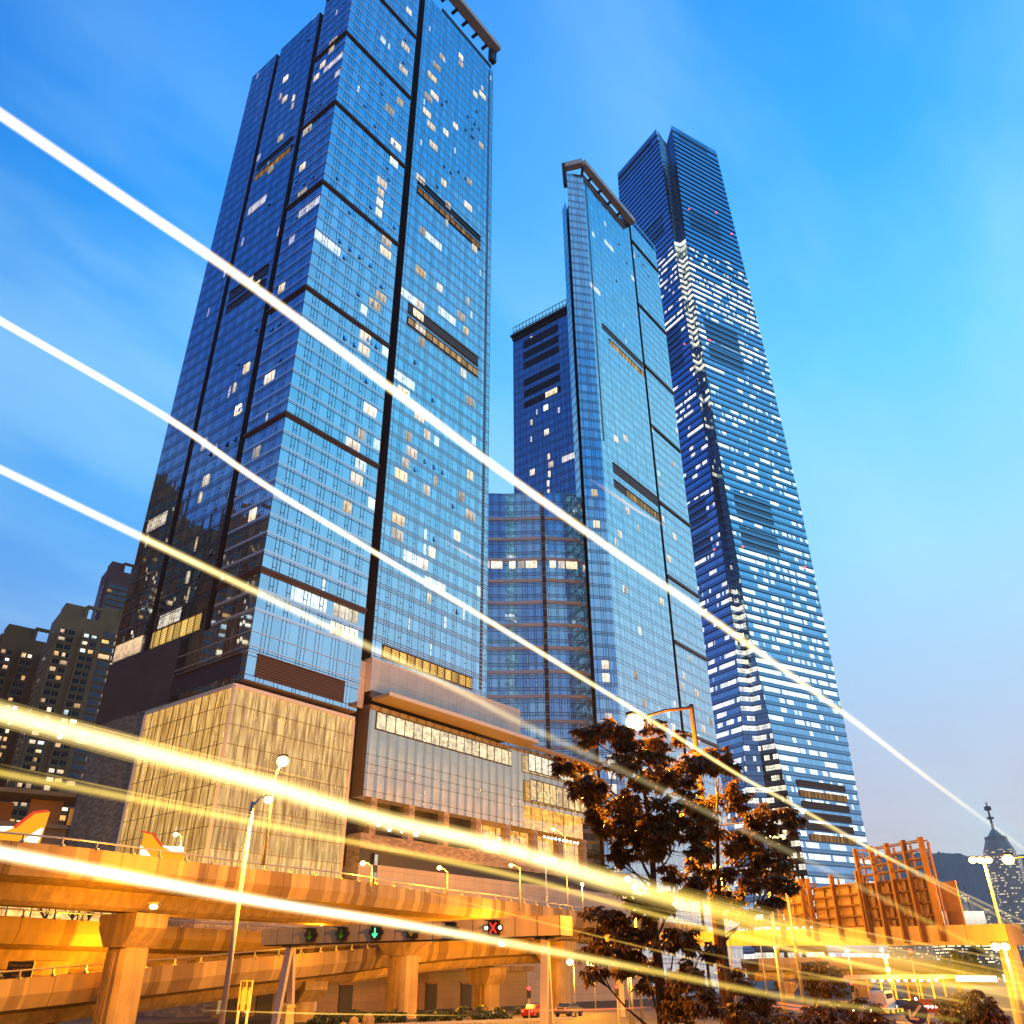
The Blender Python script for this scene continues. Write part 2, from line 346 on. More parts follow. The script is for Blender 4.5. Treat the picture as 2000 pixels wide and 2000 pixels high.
SODIUM, SODIUM_RED = (1.0, .36, .010), (1.0, .20, .004)
M = dict(
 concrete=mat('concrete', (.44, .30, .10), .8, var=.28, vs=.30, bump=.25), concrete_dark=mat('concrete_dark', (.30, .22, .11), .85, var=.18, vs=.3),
 asphalt=mat('asphalt', (.05, .047, .043), .75, var=.2, vs=.4), kerb=mat('kerb', (.38, .35, .3), .8), paint=mat('road_paint', (.75, .74, .7), .6, var=.1),
 steel=mat('galvanised_steel', (.42, .40, .36), .45, .6), steel_dark=mat('dark_steel', (.05, .05, .055), .5, .3), rust=mat('rust_brown_steel', (.12, .052, .026), .7, var=.25, vs=1.5),
 rust_sheet=mat('brown_sheet_metal', (.27, .17, .10), .65, var=.2, vs=.5), black=mat('black_paint_and_shade', (.012, .012, .016), .5, var=0), white=mat('white_metal', (.74, .66, .50), .4, var=.05),
 cream=tiled('cream_panels', (.80, .64, .50), 1.6, 6.0, .06), brown=mat('brown_metal', (.13, .065, .04), .45, .3, var=.1), brown_hi=mat('copper_metal', (.16, .085, .05), .4, .4, var=.1),
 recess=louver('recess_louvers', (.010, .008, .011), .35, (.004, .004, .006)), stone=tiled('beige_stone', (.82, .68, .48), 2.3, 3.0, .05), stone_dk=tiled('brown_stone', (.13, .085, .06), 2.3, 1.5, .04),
 rough_stone=tiled('rough_stone', (.34, .26, .17), .9, .35, .04, .8, .3, .3, .5), band=mat('pale_metal_band', (.86, .82, .80), .28, .75, var=.04), soffit=mat('soffit_panels', (.40, .30, .20), .6, var=.06),
 louv=louver('brown_louvers', (.10, .05, .03), .42), louv_tan=louver('tan_louvers', (.22, .12, .06), .5), roof=mat('roof_grey', (.2, .2, .2), .9),
 bark=mat('bark', (.09, .065, .045), .9, var=.3, vs=3, bump=.5, bs=20), glassy=mat('vent_glass', (.55, .68, .80), .05, .95, var=0),
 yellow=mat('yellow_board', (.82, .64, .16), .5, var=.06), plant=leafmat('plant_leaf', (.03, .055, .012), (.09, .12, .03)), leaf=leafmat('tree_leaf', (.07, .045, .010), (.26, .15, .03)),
 far_leaf=leafmat('far_leaf', (.05, .09, .02), (.12, .17, .05)), resi=mat('beige_render', (.50, .25, .10), .8, var=.15, vs=.15), resi_dk=mat('brown_render', (.36, .16, .06), .85, var=.15, vs=.15),
 dkglass=mat('dark_window', (.02, .035, .035), .08, var=0, spec=.9), tyre=mat('tyre', (.02, .02, .02), .8, var=0),
 lit_warm=emit('lit_room', (1, .78, .50), 1.35, var=.45, vs=.9), lit_pale=emit('lit_room_pale', (1, .86, .70), .95, var=.35, vs=.7), lit_cool=emit('lit_room_cool', (.75, .95, 1), 1.2, var=.5, vs=.8),
 lit_gold=emit('lit_gold', (1, .55, .16), .95, var=.5, vs=.8), lit_white=emit('lit_white', (1, .92, .72), 2.4, var=.3), lamp=emit('sodium_lamp', (1, .66, .20), 9.0), lamp_w=emit('white_lamp', (1, .85, .6), 14.0),
 red=emit('red_lamp', (1, .03, .02), 9.0), green=emit('green_led', (.05, 1, .25), 3.0), dimgreen=emit('dim_green_led', (.10, .42, .02), .28), amber=emit('amber_led', (.6, .28, .02), .45), redx=emit('red_led', (1, .03, .01), 2.2),
 headlight=emit('headlight', (1, .88, .6), 10.0), window_office=emit('office_light', (.92, 1, .72), 1.6, var=.4, vs=.5),
)
# ------------------------------------------------------------------ ground
gr = MB(); gr.face([(-4000, -300, 0), (4000, -300, 0), (4000, 9000, 0), (-4000, 9000, 0)], [(-4000, -300), (4000, -300), (4000, 9000), (-4000, 9000)])
tag(gr.build('ground', M['asphalt']), None, None, kind='structure')

# ------------------------------------------------------------------ the big twin-winged glass tower on the left
A1, L1 = azdir(38.1), azdir(-51.9)
O1 = Vector((-41.28, 123.27, 0))
def P1(s, t, z=0.0): return O1 + A1 * s + L1 * t + Vector((0, 0, z))
FH = 3.4875; ZB = 212.7 - 200 * FH
MUL = (0.0, 2.05, 2.8, 3.55, 5.55, 6.35)
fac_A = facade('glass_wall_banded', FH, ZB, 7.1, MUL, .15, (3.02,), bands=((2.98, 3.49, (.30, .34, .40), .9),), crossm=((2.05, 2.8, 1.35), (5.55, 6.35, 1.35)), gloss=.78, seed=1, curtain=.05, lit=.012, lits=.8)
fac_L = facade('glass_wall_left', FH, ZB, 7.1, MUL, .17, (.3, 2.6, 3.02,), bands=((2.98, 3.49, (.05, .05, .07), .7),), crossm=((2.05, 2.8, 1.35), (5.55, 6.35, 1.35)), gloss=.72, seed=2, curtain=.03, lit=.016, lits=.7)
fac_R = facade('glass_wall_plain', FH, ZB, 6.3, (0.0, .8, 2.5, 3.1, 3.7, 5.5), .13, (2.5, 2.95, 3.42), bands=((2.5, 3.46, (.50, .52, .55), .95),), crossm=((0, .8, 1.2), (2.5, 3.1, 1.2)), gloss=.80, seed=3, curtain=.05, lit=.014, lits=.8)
fac_low = facade('glass_wall_low', 20.0, 42.0, 7.1, (0.0, 2.05, 2.8, 3.55, 5.55, 6.35), .12, (2.3, 3.15, 6.2, 7.3, 10.2), gloss=.78, seed=4, tilt=.006, frame=(.03, .035, .05))
T1 = thing('glass_tower', P1(28, 20, 0), 'tallest looking twin-winged blue glass tower with black vertical slots, nearest to the light streaks', 'tower')
c = MB()
c.prism([P1(1.9, 1.9), P1(57.6, 1.9), P1(57.6, 13), P1(1.9, 13)], 20, 267.0)
c.prism([P1(1.9, 13.05), P1(57.6, 13.05), P1(57.6, 44.2), P1(1.9, 44.2)], 20, 237.0)
c.build('recessed_core', [M['recess']], T1)
def slab(name, s0, s1, t0, t1, z0, z1, m, u0=0.0, mt=None):
    b = MB(); b.prism([P1(s0, t0), P1(s1, t0), P1(s1, t1), P1(s0, t1)], z0, z1, 0, mtop=1); return b.build(name, [m, mt or M['roof']], T1)
# wings: each a shallow box standing proud of the dark core
b = MB()
b.wall(P1(0, 0), P1(23.15, 0), 55.4, 268.5, 0, 0); b.wall(P1(0, 0), P1(23.15, 0), 44.25, 55.4, 0, 2)
b.wall(P1(23.15, 0), P1(23.15, 2.2), 44.25, 268.5, 0, 1); b.face([P1(0, 0, 268.5), P1(23.15, 0, 268.5), P1(23.15, 2, 268.5), P1(0, 2, 268.5)], None, 1)
b.face([P1(0, 0, 44.25), P1(0, 2, 44.25), P1(23.15, 2, 44.25), P1(23.15, 0, 44.25)], None, 3)
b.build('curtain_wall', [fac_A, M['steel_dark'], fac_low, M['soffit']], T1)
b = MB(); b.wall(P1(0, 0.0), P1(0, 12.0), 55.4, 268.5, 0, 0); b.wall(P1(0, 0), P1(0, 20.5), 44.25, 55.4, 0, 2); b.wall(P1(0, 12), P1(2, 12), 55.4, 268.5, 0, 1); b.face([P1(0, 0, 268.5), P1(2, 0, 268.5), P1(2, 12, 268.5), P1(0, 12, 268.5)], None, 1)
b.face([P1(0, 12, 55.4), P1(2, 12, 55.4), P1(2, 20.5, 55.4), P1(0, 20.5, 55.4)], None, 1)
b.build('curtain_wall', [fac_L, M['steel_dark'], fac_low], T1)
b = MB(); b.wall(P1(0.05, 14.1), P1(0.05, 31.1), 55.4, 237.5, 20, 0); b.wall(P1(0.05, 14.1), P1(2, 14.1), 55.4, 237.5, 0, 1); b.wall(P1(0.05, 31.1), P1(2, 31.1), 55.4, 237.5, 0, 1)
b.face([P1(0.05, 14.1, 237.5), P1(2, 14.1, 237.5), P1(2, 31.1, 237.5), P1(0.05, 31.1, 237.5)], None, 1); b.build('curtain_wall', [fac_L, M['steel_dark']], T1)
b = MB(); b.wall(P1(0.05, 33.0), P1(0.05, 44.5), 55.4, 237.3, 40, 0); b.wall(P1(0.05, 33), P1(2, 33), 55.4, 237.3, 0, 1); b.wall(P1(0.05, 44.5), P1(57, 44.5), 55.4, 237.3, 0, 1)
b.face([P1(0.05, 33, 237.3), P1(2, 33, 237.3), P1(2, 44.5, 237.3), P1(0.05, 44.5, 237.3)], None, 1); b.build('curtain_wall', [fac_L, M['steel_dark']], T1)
b = MB(); b.wall(P1(25.4, 0), P1(57.95, 0), 54.8, 267.5, 0, 0); b.wall(P1(25.4, 0), P1(25.4, 2), 54.8, 267.5, 0, 1); b.wall(P1(57.95, 0), P1(57.95, 13), 54.8, 267.5, 0, 0)
b.face([P1(25.4, 0, 267.5), P1(57.95, 0, 267.5), P1(57.95, 2, 267.5), P1(25.4, 2, 267.5)], None, 1); b.build('curtain_wall', [fac_R, M['steel_dark']], T1)
# projecting pale floor bands of the corner block
b = MB()
k0 = int((55.5 - ZB) / FH) ; z = ZB + k0 * FH
while z < 266:
    if z > 55: 
        b.box(P1(11.55, -.025, z + .24), A1, L1, (0, 0, 1), 11.6, .025, .24); b.box(P1(-.025, 5.9, z + .24), L1, A1, (0, 0, 1), 6.03, .025, .24)
    z += FH
b.build('floor_band', M['band'], T1)
for z in (240.6, 212.7, 184.8, 156.9, 125.51, 94.12, 62.74):
    b = MB(); b.box(P1(11.4, -.26, z + .3), A1, L1, (0, 0, 1), 11.8, .22, .26); b.box(P1(-.26, 6.06, z + .3), L1, A1, (0, 0, 1), 6.1, .22, .259)
    b.box(P1(11.4, -.16, z - .12), A1, L1, (0, 0, 1), 11.7, .12, .12, 1); b.build('ledge', [M['brown'], M['brown_hi']], T1)
# mechanical-floor slots of the right wing
def slot(s0, s1, z0, z1, m, t=-.05):
    b = MB(); b.wall(P1(s0, t), P1(s1, t), z0, z1, 0, 0); b.box(P1((s0+s1)/2, t - .1, z1 + .06), A1, L1, (0, 0, 1), (s1-s0)/2, .12, .08, 1); b.box(P1((s0+s1)/2, t - .1, z0 - .06), A1, L1, (0, 0, 1), (s1-s0)/2, .12, .08, 1)
    return b.build('louver_panel', [m, M['brown']], T1)
lamp_louv = louver('lit_louvers', (.28, .15, .07), .32, (.14, .07, .03), vert=2.2)
def glowlouver(name, col, st):
    m = bpy.data.materials.new(name); m.use_nodes = True; g = NG(m.node_tree)
    u, v = g.xyz(g.n('ShaderNodeTexCoord').outputs['UV'])[:2]
    bay = g.m('DIVIDE', u, 2.1); fr = g.m('FRACT', bay)
    slit = g.m('MULTIPLY', g.m('LESS_THAN', g.m('FRACT', g.m('DIVIDE', v, .34)), .6), g.m('GREATER_THAN', fr, .16))
    k = g.lin(g.noise(g.vec(g.m('DIVIDE', u, 3.2), 0, 0), 1.0, 3.0, .6), .32, .68, .12, 1.4)
    d = g.n('ShaderNodeBsdfDiffuse'); g.put(d.inputs[0], (.10, .05, .025))
    g.out(g.adds(d.outputs[0], g.emis(col, g.m('MULTIPLY', g.m('MULTIPLY', slit, k), st)))); m.cycles.emission_sampling = 'NONE'; return m
gl_dim = glowlouver('glow_louvers_dim', (1, .55, .2), .5); gl_mid = glowlouver('glow_louvers', (1, .66, .28), 1.0); gl_hot = glowlouver('glow_louvers_hot', (1, .62, .16), 1.5)
slot(28, 53.2, 183.9, 185.6, M['black']); slot(28, 53.2, 180.4, 182.4, gl_dim)
slot(28, 53.2, 139.5, 142.1, M['louv_tan']); slot(28, 53.2, 136.0, 137.9, gl_mid)
slot(28, 53.4, 55.6, 57.8, gl_hot)
def slotL(t0, t1, z0, z1, m):
    b = MB(); b.wall(P1(-.05, t0), P1(-.05, t1), z0, z1, 0, 0); b.box(P1(-.12, (t0+t1)/2, z1 + .06), L1, A1, (0, 0, 1), (t1-t0)/2, .12, .08, 1); return b.build('louver_panel', [m, M['brown']], T1)
slotL(15.5, 29.9, 183.9, 185.6, M['black']); slotL(15.5, 29.9, 180.2, 182.0, gl_dim)
slotL(15.5, 29.9, 139.3, 142.0, M['louv']); slotL(15.5, 29.9, 135.6, 137.6, M['louv'])
slotL(15.0, 30.6, 56.2, 59.2, gl_hot); slotL(34.0, 43.5, 56.4, 59.6, M['lit_gold'])
slotL(1.5, 20.0, 45.4, 48.7, M['louv']); slot(1.8, 20.0, 45.3, 48.7, M['louv'])
b = MB()
for z in (48.9, 49.8, 52.2):
    b.box(P1(11.55, -.06, z), A1, L1, (0, 0, 1), 11.55, .06, .06); b.box(P1(-.06, 10.2, z), L1, A1, (0, 0, 1), 10.2, .06, .06)
b.build('transom', M['band'], T1)
# side grille of the right wing
b = MB(); b.wall(P1(55.6, -.04), P1(56.5, -.04), 56, 266, 0, 0); b.build('grille', [louver('grille_strip', (.30, .34, .40), .9, (.03, .04, .06))], T1)
# roof fin: a cream underside hovering outside the right wing's parapet
b = MB()
b.box(P1(45.3, -1.6, 278.2), A1, L1, (0, 0, 1), 13.0, 1.5, 1.1, 0)
b.box(P1(57.0, -.4, 274.5), A1, L1, (0, 0, 1), 1.2, .8, 3.0, 1)
for s in (34, 39, 44, 49, 54): b.box(P1(s, .6, 276.9), A1, L1, (0, 0, 1), .45, 1.2, .35, 1)
b.box(P1(45.3, .5, 269.0), A1, L1, (0, 0, 1), 12.0, .2, 1.5, 1)
b.build('roof_fin', [M['cream'], M['steel_dark']], T1)
# stone cladding under the wings
b = MB(); b.wall(P1(25.45, -.3), P1(69.0, -.3), 48.5, 54.7, 0, 0); b.wall(P1(69.0, -.3), P1(69.0, 20), 48.5, 54.7, 0, 0); b.wall(P1(25.45, -.3), P1(25.45, 2), 48.5, 54.7, 0, 0)
b.face([P1(25.45, -.3, 54.7), P1(69, -.3, 54.7), P1(69, 20, 54.7), P1(25.45, 20, 54.7)], None, 1); b.face([P1(25.45, -.3, 48.5), P1(25.45, 20, 48.5), P1(69, 20, 48.5), P1(69, -.3, 48.5)], None, 1)
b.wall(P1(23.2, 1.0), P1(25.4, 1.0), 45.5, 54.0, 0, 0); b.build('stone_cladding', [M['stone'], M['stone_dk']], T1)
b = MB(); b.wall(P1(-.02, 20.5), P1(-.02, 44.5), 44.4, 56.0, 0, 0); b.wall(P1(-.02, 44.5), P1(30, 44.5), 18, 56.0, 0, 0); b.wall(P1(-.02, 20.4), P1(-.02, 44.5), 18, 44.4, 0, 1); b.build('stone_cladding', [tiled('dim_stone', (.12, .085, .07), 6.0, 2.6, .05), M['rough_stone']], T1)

# lit rooms and open vents, each a panel of its own
rnd = random.Random(11)
def shared(name, mb, mats):
    o = mb.build(name, mats); me = o.data; bpy.data.objects.remove(o); return me
def lit_mesh(wd, h, m):
    b = MB(); b.box((0, 0, 0), (1, 0, 0), (0, 1, 0), (0, 0, 1), wd / 2, .03, h / 2, 0); b.box((-wd/6, -.05, 0), (1, 0, 0), (0, 1, 0), (0, 0, 1), .05, .03, h / 2, 1)
    if wd > 2.2: b.box((wd/4, -.05, -.2), (1, 0, 0), (0, 1, 0), (0, 0, 1), .05, .03, h / 2 - .2, 1)
    return shared('lit_window', b, [m, M['steel_dark']])
LITS = [lit_mesh(1.9, 2.3, M['lit_warm']), lit_mesh(3.4, 2.3, M['lit_warm']), lit_mesh(1.9, 2.3, M['lit_pale']), lit_mesh(3.0, 2.3, M['lit_pale']), lit_mesh(.8, 2.3, M['lit_warm']), lit_mesh(2.6, 2.3, M['lit_cool'])]
b = MB(); b.box((0, -.12, 0), (1, 0, 0), (0, cos(rad(9)), sin(rad(9))), (0, -sin(rad(-9)), cos(rad(9))), .36, .02, .53, 0)
b.face([(-.36, 0, .5), (-.36, 0, -.5), (-.36, -.2, -.5)], None, 1); b.face([(-.36, 0, -.5), (.36, 0, -.5), (.36, -.2, -.5), (-.36, -.2, -.5)], None, 1)  # black side and bottom faces paint in the shadow gap of the open vent
VENT = shared('vent_window', b, [M['glassy'], M['black']])
def place(name, me, p, az, parent):      # az: direction of local +x
    o = bpy.data.objects.new(name, me); COL.objects.link(o); o.location = p; o.rotation_euler = (0, 0, rad(90 - az)); attach(o, parent); return o
def rows(z0, z1): 
    k = int(math.ceil((z0 - ZB) / FH)); r = []
    while ZB + k * FH < z1: r.append(ZB + k * FH); k += 1
    return r
ROW_A = rows(64, 264)
used = set()
def put_lit(face, s, z, kind):
    key = (face, round(s / 1.7), round(z))
    if key in used: return
    used.add(key)
    if face == 'A': place('lit_window', LITS[kind], P1(s, -.05, z + 1.75), 38.1, T1)
    if face == 'R': place('lit_window', LITS[kind], P1(25.4 + s, -.05, z + 1.3), 38.1, T1)
    if face == 'L' and (s < 12 or z < 232): place('lit_window', LITS[kind], P1(-.05, s, z + 1.75), 128.1, T1)
for z in ROW_A:                                             # clusters as in the photo: rooms by the black slot and scattered on the right wing
    if rnd.random() < .36: put_lit('A', rnd.choice((18.0, 19.6, 16.4)), z, rnd.choice((0, 1, 3, 3, 2)))
    if rnd.random() < .12: put_lit('A', rnd.uniform(2, 9), z, rnd.choice((2, 3, 0)))
    if rnd.random() < .42: put_lit('R', rnd.uniform(3, 9), z, rnd.choice((1, 3, 3, 2)))
    if rnd.random() < .22: put_lit('R', rnd.uniform(11, 17), z, rnd.choice((0, 2, 4)))
    if rnd.random() < .32: put_lit('R', rnd.uniform(20, 28), z, rnd.choice((0, 2, 3, 4)))
    if rnd.random() < .22: put_lit('L', rnd.uniform(5, 10), z, rnd.choice((0, 2, 3)))
    if rnd.random() < .22: put_lit('L', rnd.uniform(16, 29), z, rnd.choice((0, 2, 4)))
for z, s, kd in ((212.7 - FH * 8 - FH, 19.5, 5), (94.1 - FH, 18.6, 5), (59.25, 17.5, 1), (59.25, 20.4, 0), (55.8, 17.0, 3), (55.8, 20.3, 3)): put_lit('A', s, z, kd)
nv = 0
while nv < 96:
    f = rnd.choice('AAARRLL'); z = rnd.choice(ROW_A)
    if rnd.random() < .35: s0 = rnd.uniform(2, 22); n_ = rnd.randint(2, 4)
    else: s0 = rnd.uniform(2, 22); n_ = 1
    for i in range(n_):
        s = s0 + i * 2.9 + rnd.uniform(-.3, .3)
        if f == 'A' and s < 22: place('vent_window', VENT, P1(s, -.06, z + 1.35), 38.1, T1)
        elif f == 'R' and s + 6 < 30: place('vent_window', VENT, P1(31.4 + s - 3, -.06, z + 1.2), 38.1, T1)
        elif f == 'L' and (s < 11 or (15 < s < 30 and z < 232)): place('vent_window', VENT, P1(-.06, s, z + 1.35), 128.1, T1)
        else: continue
        nv += 1
        if rnd.random() < .4: z += FH

# ------------------------------------------------------------------ podium mall under it
POD = thing('shopping_podium', P1(45, 8, 0), 'stone and glass shopping mall podium with a lit top-floor window strip below the left tower', 'mall')
fac_pod = facade('podium_glass', 40.0, 0.0, 2.32, (0.0,), .11, (31.6, 34.4, 35.9, 37.5, 40.7, 41.85, 45.0), gloss=.48, seed=21, tilt=.004, base=(.16, .13, .09), curtain=.0, frame=(.03, .025, .02), gtint=(1.0, .90, .70))
def glow_behind(m):                       # lit interior showing through the lower panes, chandeliers and curtains
    g = NG.__new__(NG); g.nt = m.node_tree; out = [n for n in g.nt.nodes if n.type == 'OUTPUT_MATERIAL'][0]; prev = out.inputs[0].links[0].from_socket
    u, v = g.xyz(g.n('ShaderNodeTexCoord').outputs['UV'])[:2]
    fr = g.m('FRACT', g.m('DIVIDE', u, 2.32)); cur = g.m('MULTIPLY', g.m('GREATER_THAN', fr, .30), g.lin(fr, .3, 1, 1.0, .55))
    low = g.lin(v, 30, 41.5, 1.25, .25); n = g.lin(g.noise(g.vec(g.m('DIVIDE', u, 2.0), g.m('DIVIDE', v, 3.0), 2.0), 1.0, 3.0), .3, .7, .5, 1.3)
    spots = g.m('MULTIPLY', g.m('MULTIPLY', g.m('GREATER_THAN', g.noise(g.vec(u, v, 5.0), 1.5, 2.0), .70), g.m('GREATER_THAN', g.noise(g.vec(g.m('DIVIDE', u, 9), g.m('DIVIDE', v, 5), 9.0), 1.0, 1.0), .52)), g.m('MULTIPLY', g.m('LESS_THAN', v, 36.0), 2.2))
    e = g.emis(g.mixc(g.lin(v, 31, 41, 0, 1), (1, .42, .08), (1, .66, .30)), g.m('ADD', g.m('MULTIPLY', g.m('MULTIPLY', g.m('MULTIPLY', cur, low), n), .46), spots))
    g.nt.links.new(g.adds(prev, e), out.inputs[0]); return m
b = MB(); b.wall(P1(25.3, -.9), P1(69.2, -.9), 30.6, 46.0, 0, 0); b.wall(P1(69.2, -.9), P1(96.5, -1.6), 35.0, 46.4, 0, 0); b.wall(P1(96.5, -1.6), P1(96.5, 20), 35, 46.4, 0, 0); b.wall(P1(69.2, -.9), P1(69.2, 2), 30.6, 46, 0, 1)
b.wall(P1(25.3, -.9), P1(25.3, 2), 30.6, 46.0, 0, 1); b.build('glass_wall', [glow_behind(fac_pod), M['stone_dk']], POD)
def room_strip(name, col, st, bay, seed):
    m = bpy.data.materials.new(name); m.use_nodes = True; g = NG(m.node_tree)
    u, v = g.xyz(g.n('ShaderNodeTexCoord').outputs['UV'])[:2]
    ci = g.m('FLOOR', g.m('DIVIDE', u, bay)); r = g.white(g.vec(ci, seed, 0))[0]
    n1 = g.lin(g.noise(g.vec(g.m('DIVIDE', u, 1.1), g.m('DIVIDE', v, .9), seed), 1.0, 4.0, .6), .3, .72, .25, 1.5)
    fr = g.m('FRACT', g.m('DIVIDE', u, bay)); on = g.m('GREATER_THAN', fr, .06)
    sp = g.m('MULTIPLY', g.m('GREATER_THAN', g.noise(g.vec(g.m('MULTIPLY', u, .7), g.m('MULTIPLY', v, 2.2), seed), 1.2, 1.0), .68), 1.0)
    st_ = g.m('MULTIPLY', g.m('MULTIPLY', g.m('ADD', g.m('MULTIPLY', n1, g.lin(r, 0, 1, .6, 1.2)), sp), on), st * 1.25)
    gl = g.n('ShaderNodeBsdfGlossy'); g.put(gl.inputs[0], (.2, .2, .2)); gl.inputs[1].default_value = .05
    g.out(g.adds(gl.outputs[0], g.emis(col, st_))); m.cycles.emission_sampling = 'NONE'; return m
strip_a = room_strip('lit_restaurant', (1, .72, .34), 1.0, 2.32, 1.0); strip_b = room_strip('lit_shop', (1, .60, .16), .85, 2.0, 2.0); strip_c = room_strip('lit_terrace', (1, .46, .09), 1.1, 4.0, 3.0)
def pod_win(s0, s1, t, z0, z1, m):
    b = MB(); b.wall(P1(s0, t), P1(s1, t), z0, z1, 0, 0); b.box(P1((s0+s1)/2, t - .06, z1), A1, L1, (0, 0, 1), (s1-s0)/2, .08, .08, 1); b.box(P1((s0+s1)/2, t - .06, z0), A1, L1, (0, 0, 1), (s1-s0)/2, .08, .08, 1)
    n = int((s1 - s0) / 2.32)
    for i in range(n + 1): b.box(P1(s0 + i * 2.32, t - .06, (z0 + z1) / 2), A1, L1, (0, 0, 1), .05, .06, (z1 - z0) / 2, 1)
    return b.build('lit_window_strip', [m, M['steel_dark']], POD)
pod_win(27.0, 65.0, -.97, 42.0, 45.0, strip_a); pod_win(69.8, 95.5, -1.75, 41.9, 45.4, room_strip('lit_gallery', (1, .84, .55), .95, 2.32, 5.0)); pod_win(70.2, 95.5, -1.75, 36.0, 40.2, strip_b)
b = MB(); b.box(P1(47.2, -3.0, 47.0), A1, L1, (0, 0, 1), 21.5, 2.2, .30, 0); b.box(P1(83.0, -2.6, 46.7), A1, L1, (0, 0, 1), 14.2, .9, .25, 0); b.box(P1(47.2, -5.25, 47.1), A1, L1, (0, 0, 1), 21.6, .06, .34, 2); b.box(P1(47, -.6, 47.9), A1, L1, (0, 0, 1), 21.5, .3, .58, 1); b.build('canopy', [M['soffit'], M['stone_dk'], M['white']], POD)
b = MB(); b.wall(P1(25.3, 3.5), P1(97, 3.5), 24.7, 46.0, 0, 0); b.face([P1(25.3, -.9, 30.6), P1(25.3, 3.5, 30.6), P1(97, 3.5, 30.6), P1(97, -.9, 30.6)], None, 1); b.build('terrace_wall', [strip_c, M['soffit']], POD)
for s in range(28, 97, 9): b = MB(); b.box(P1(s, -.2, 27.7), A1, L1, (0, 0, 1), .7, .7, 2.9); b.build('terrace_pillar', M['rough_stone'], POD)
b = MB(); b.wall(P1(25.3, -1.2), P1(110, -1.2), 22.5, 24.8, 0, 0); b.face([P1(25.3, -1.2, 24.8), P1(110, -1.2, 24.8), P1(110, 6, 24.8), P1(25.3, 6, 24.8)], None, 1); b.wall(P1(110, -1.2), P1(110, 30), 0, 24.8, 0, 0)
b.wall(P1(25.3, -.8), P1(110, -.8), 20.3, 22.5, 0, 2); b.wall(P1(25.3, -1.0), P1(110, -1.0), 0, 20.3, 0, 3); b.face([P1(25.3, -1.2, 22.5), P1(25.3, -.7, 22.5), P1(110, -.7, 22.5), P1(110, -1.2, 22.5)], None, 1)
b.wall(P1(25.3, -1.2), P1(25.3, 3), 0, 24.8, 0, 0); b.build('stone_base', [M['rough_stone'], M['stone_dk'], M['black'], tiled('podium_tiles', (.44, .36, .25), 2.6, 1.3, .05)], POD)
b = MB(); b.box(P1(29.0, -1.1, 19.8), A1, L1, (0, 0, 1), .45, .12, 2.2, 0); b.box(P1(29.0, -1.12, 21.0), A1, L1, (0, 0, 1), .32, .14, .8, 1); b.box(P1(29.0, -1.12, 18.6), A1, L1, (0, 0, 1), .32, .14, .5, 1); b.build('light_column', [M['black'], M['lit_pale']], POD)
b = MB()
for i in range(10): b.ball(P1(69 + i * 1.3, -6, 28.4), .22, 6, 4, 0)
for i in range(12): b.ball(P1(27.5 + i * 3.3 + rnd.uniform(-1, 1), 1.5, 27.0 + rnd.uniform(-.8, 1.4)), rnd.uniform(.18, .45), 6, 4, 0)
b.build('terrace_lights', M['lamp_w'], POD)['kind'] = 'stuff'

# glass cube lobby at the corner
CUBE = thing('glass_lobby', P1(10, 10, 17), 'glowing cube of clear glass panels on thin rods under the tower corner', 'glass lobby')
Oc = Vector((-41.877, 121.485, 0))
def Pc(s, t, z=0): return Oc + A1 * s + L1 * t + Vector((0, 0, z))
m = bpy.data.materials.new('lobby_glass'); m.use_nodes = True; g = NG(m.node_tree)
u, v = g.xyz(g.n('ShaderNodeTexCoord').outputs['UV'])[:2]
n1 = g.lin(g.noise(g.vec(g.m('DIVIDE', u, .55), g.m('DIVIDE', v, 6.0), 0), 1.0, 3.0, .6), .32, .7, .34, 1.25)
n2 = g.m('MULTIPLY', g.m('GREATER_THAN', g.noise(g.vec(g.m('DIVIDE', u, .5), g.m('DIVIDE', v, 1.9), 4.0), 1.0, 3.0, .7), .66), .7)
vz = g.ramp(g.lin(v, 17, 44), [(0, .9), (.10, .9), (.12, .62), (.3, .7), (.7, .75), (.93, .85), (.95, 1.15), (1, 1.15)])
gl = g.n('ShaderNodeBsdfGlossy'); g.put(gl.inputs[0], (.10, .09, .07)); gl.inputs[1].default_value = .03
g.out(g.adds(gl.outputs[0], g.emis(g.mixc(n1, (1, .36, .035), (1, .62, .19)), g.m('MULTIPLY', g.m('ADD', g.m('MULTIPLY', n1, vz), n2), 1.15)))); m.cycles.emission_sampling = 'NONE'
b = MB(); b.wall(Pc(0, 0), Pc(23.8, 0), 17, 42.9, 0, 0); b.wall(Pc(0, 0), Pc(0, 24), 17, 42.9, 30, 0); b.wall(Pc(23.8, 0), Pc(23.8, 3), 17, 42.9, 0, 0); b.wall(Pc(0, 24), Pc(6, 24), 17, 42.9, 0, 0); b.build('glass_skin', m, CUBE)
b = MB(); b.face([Pc(-.05, -.05, 43.0), Pc(23.9, -.05, 43.0), Pc(23.9, 24, 43.0), Pc(-.05, 24, 43.0)]); b.build('roof_slab', M['roof'], CUBE)
b = MB()
for p, q, zz in ((Pc(-.1, -.1), Pc(23.9, -.1), 42.7), (Pc(-.1, -.1), Pc(-.1, 24.1), 42.7)): b.bar(p + Vector((0, 0, zz)), q + Vector((0, 0, zz)), .45, .6)
for p in (Pc(-.12, -.12), Pc(23.9, -.12), Pc(-.12, 24.1)): b.bar(p + Vector((0, 0, 17)), p + Vector((0, 0, 42.4)), .4)
b.build('white_frame', M['white'], CUBE)
b = MB()
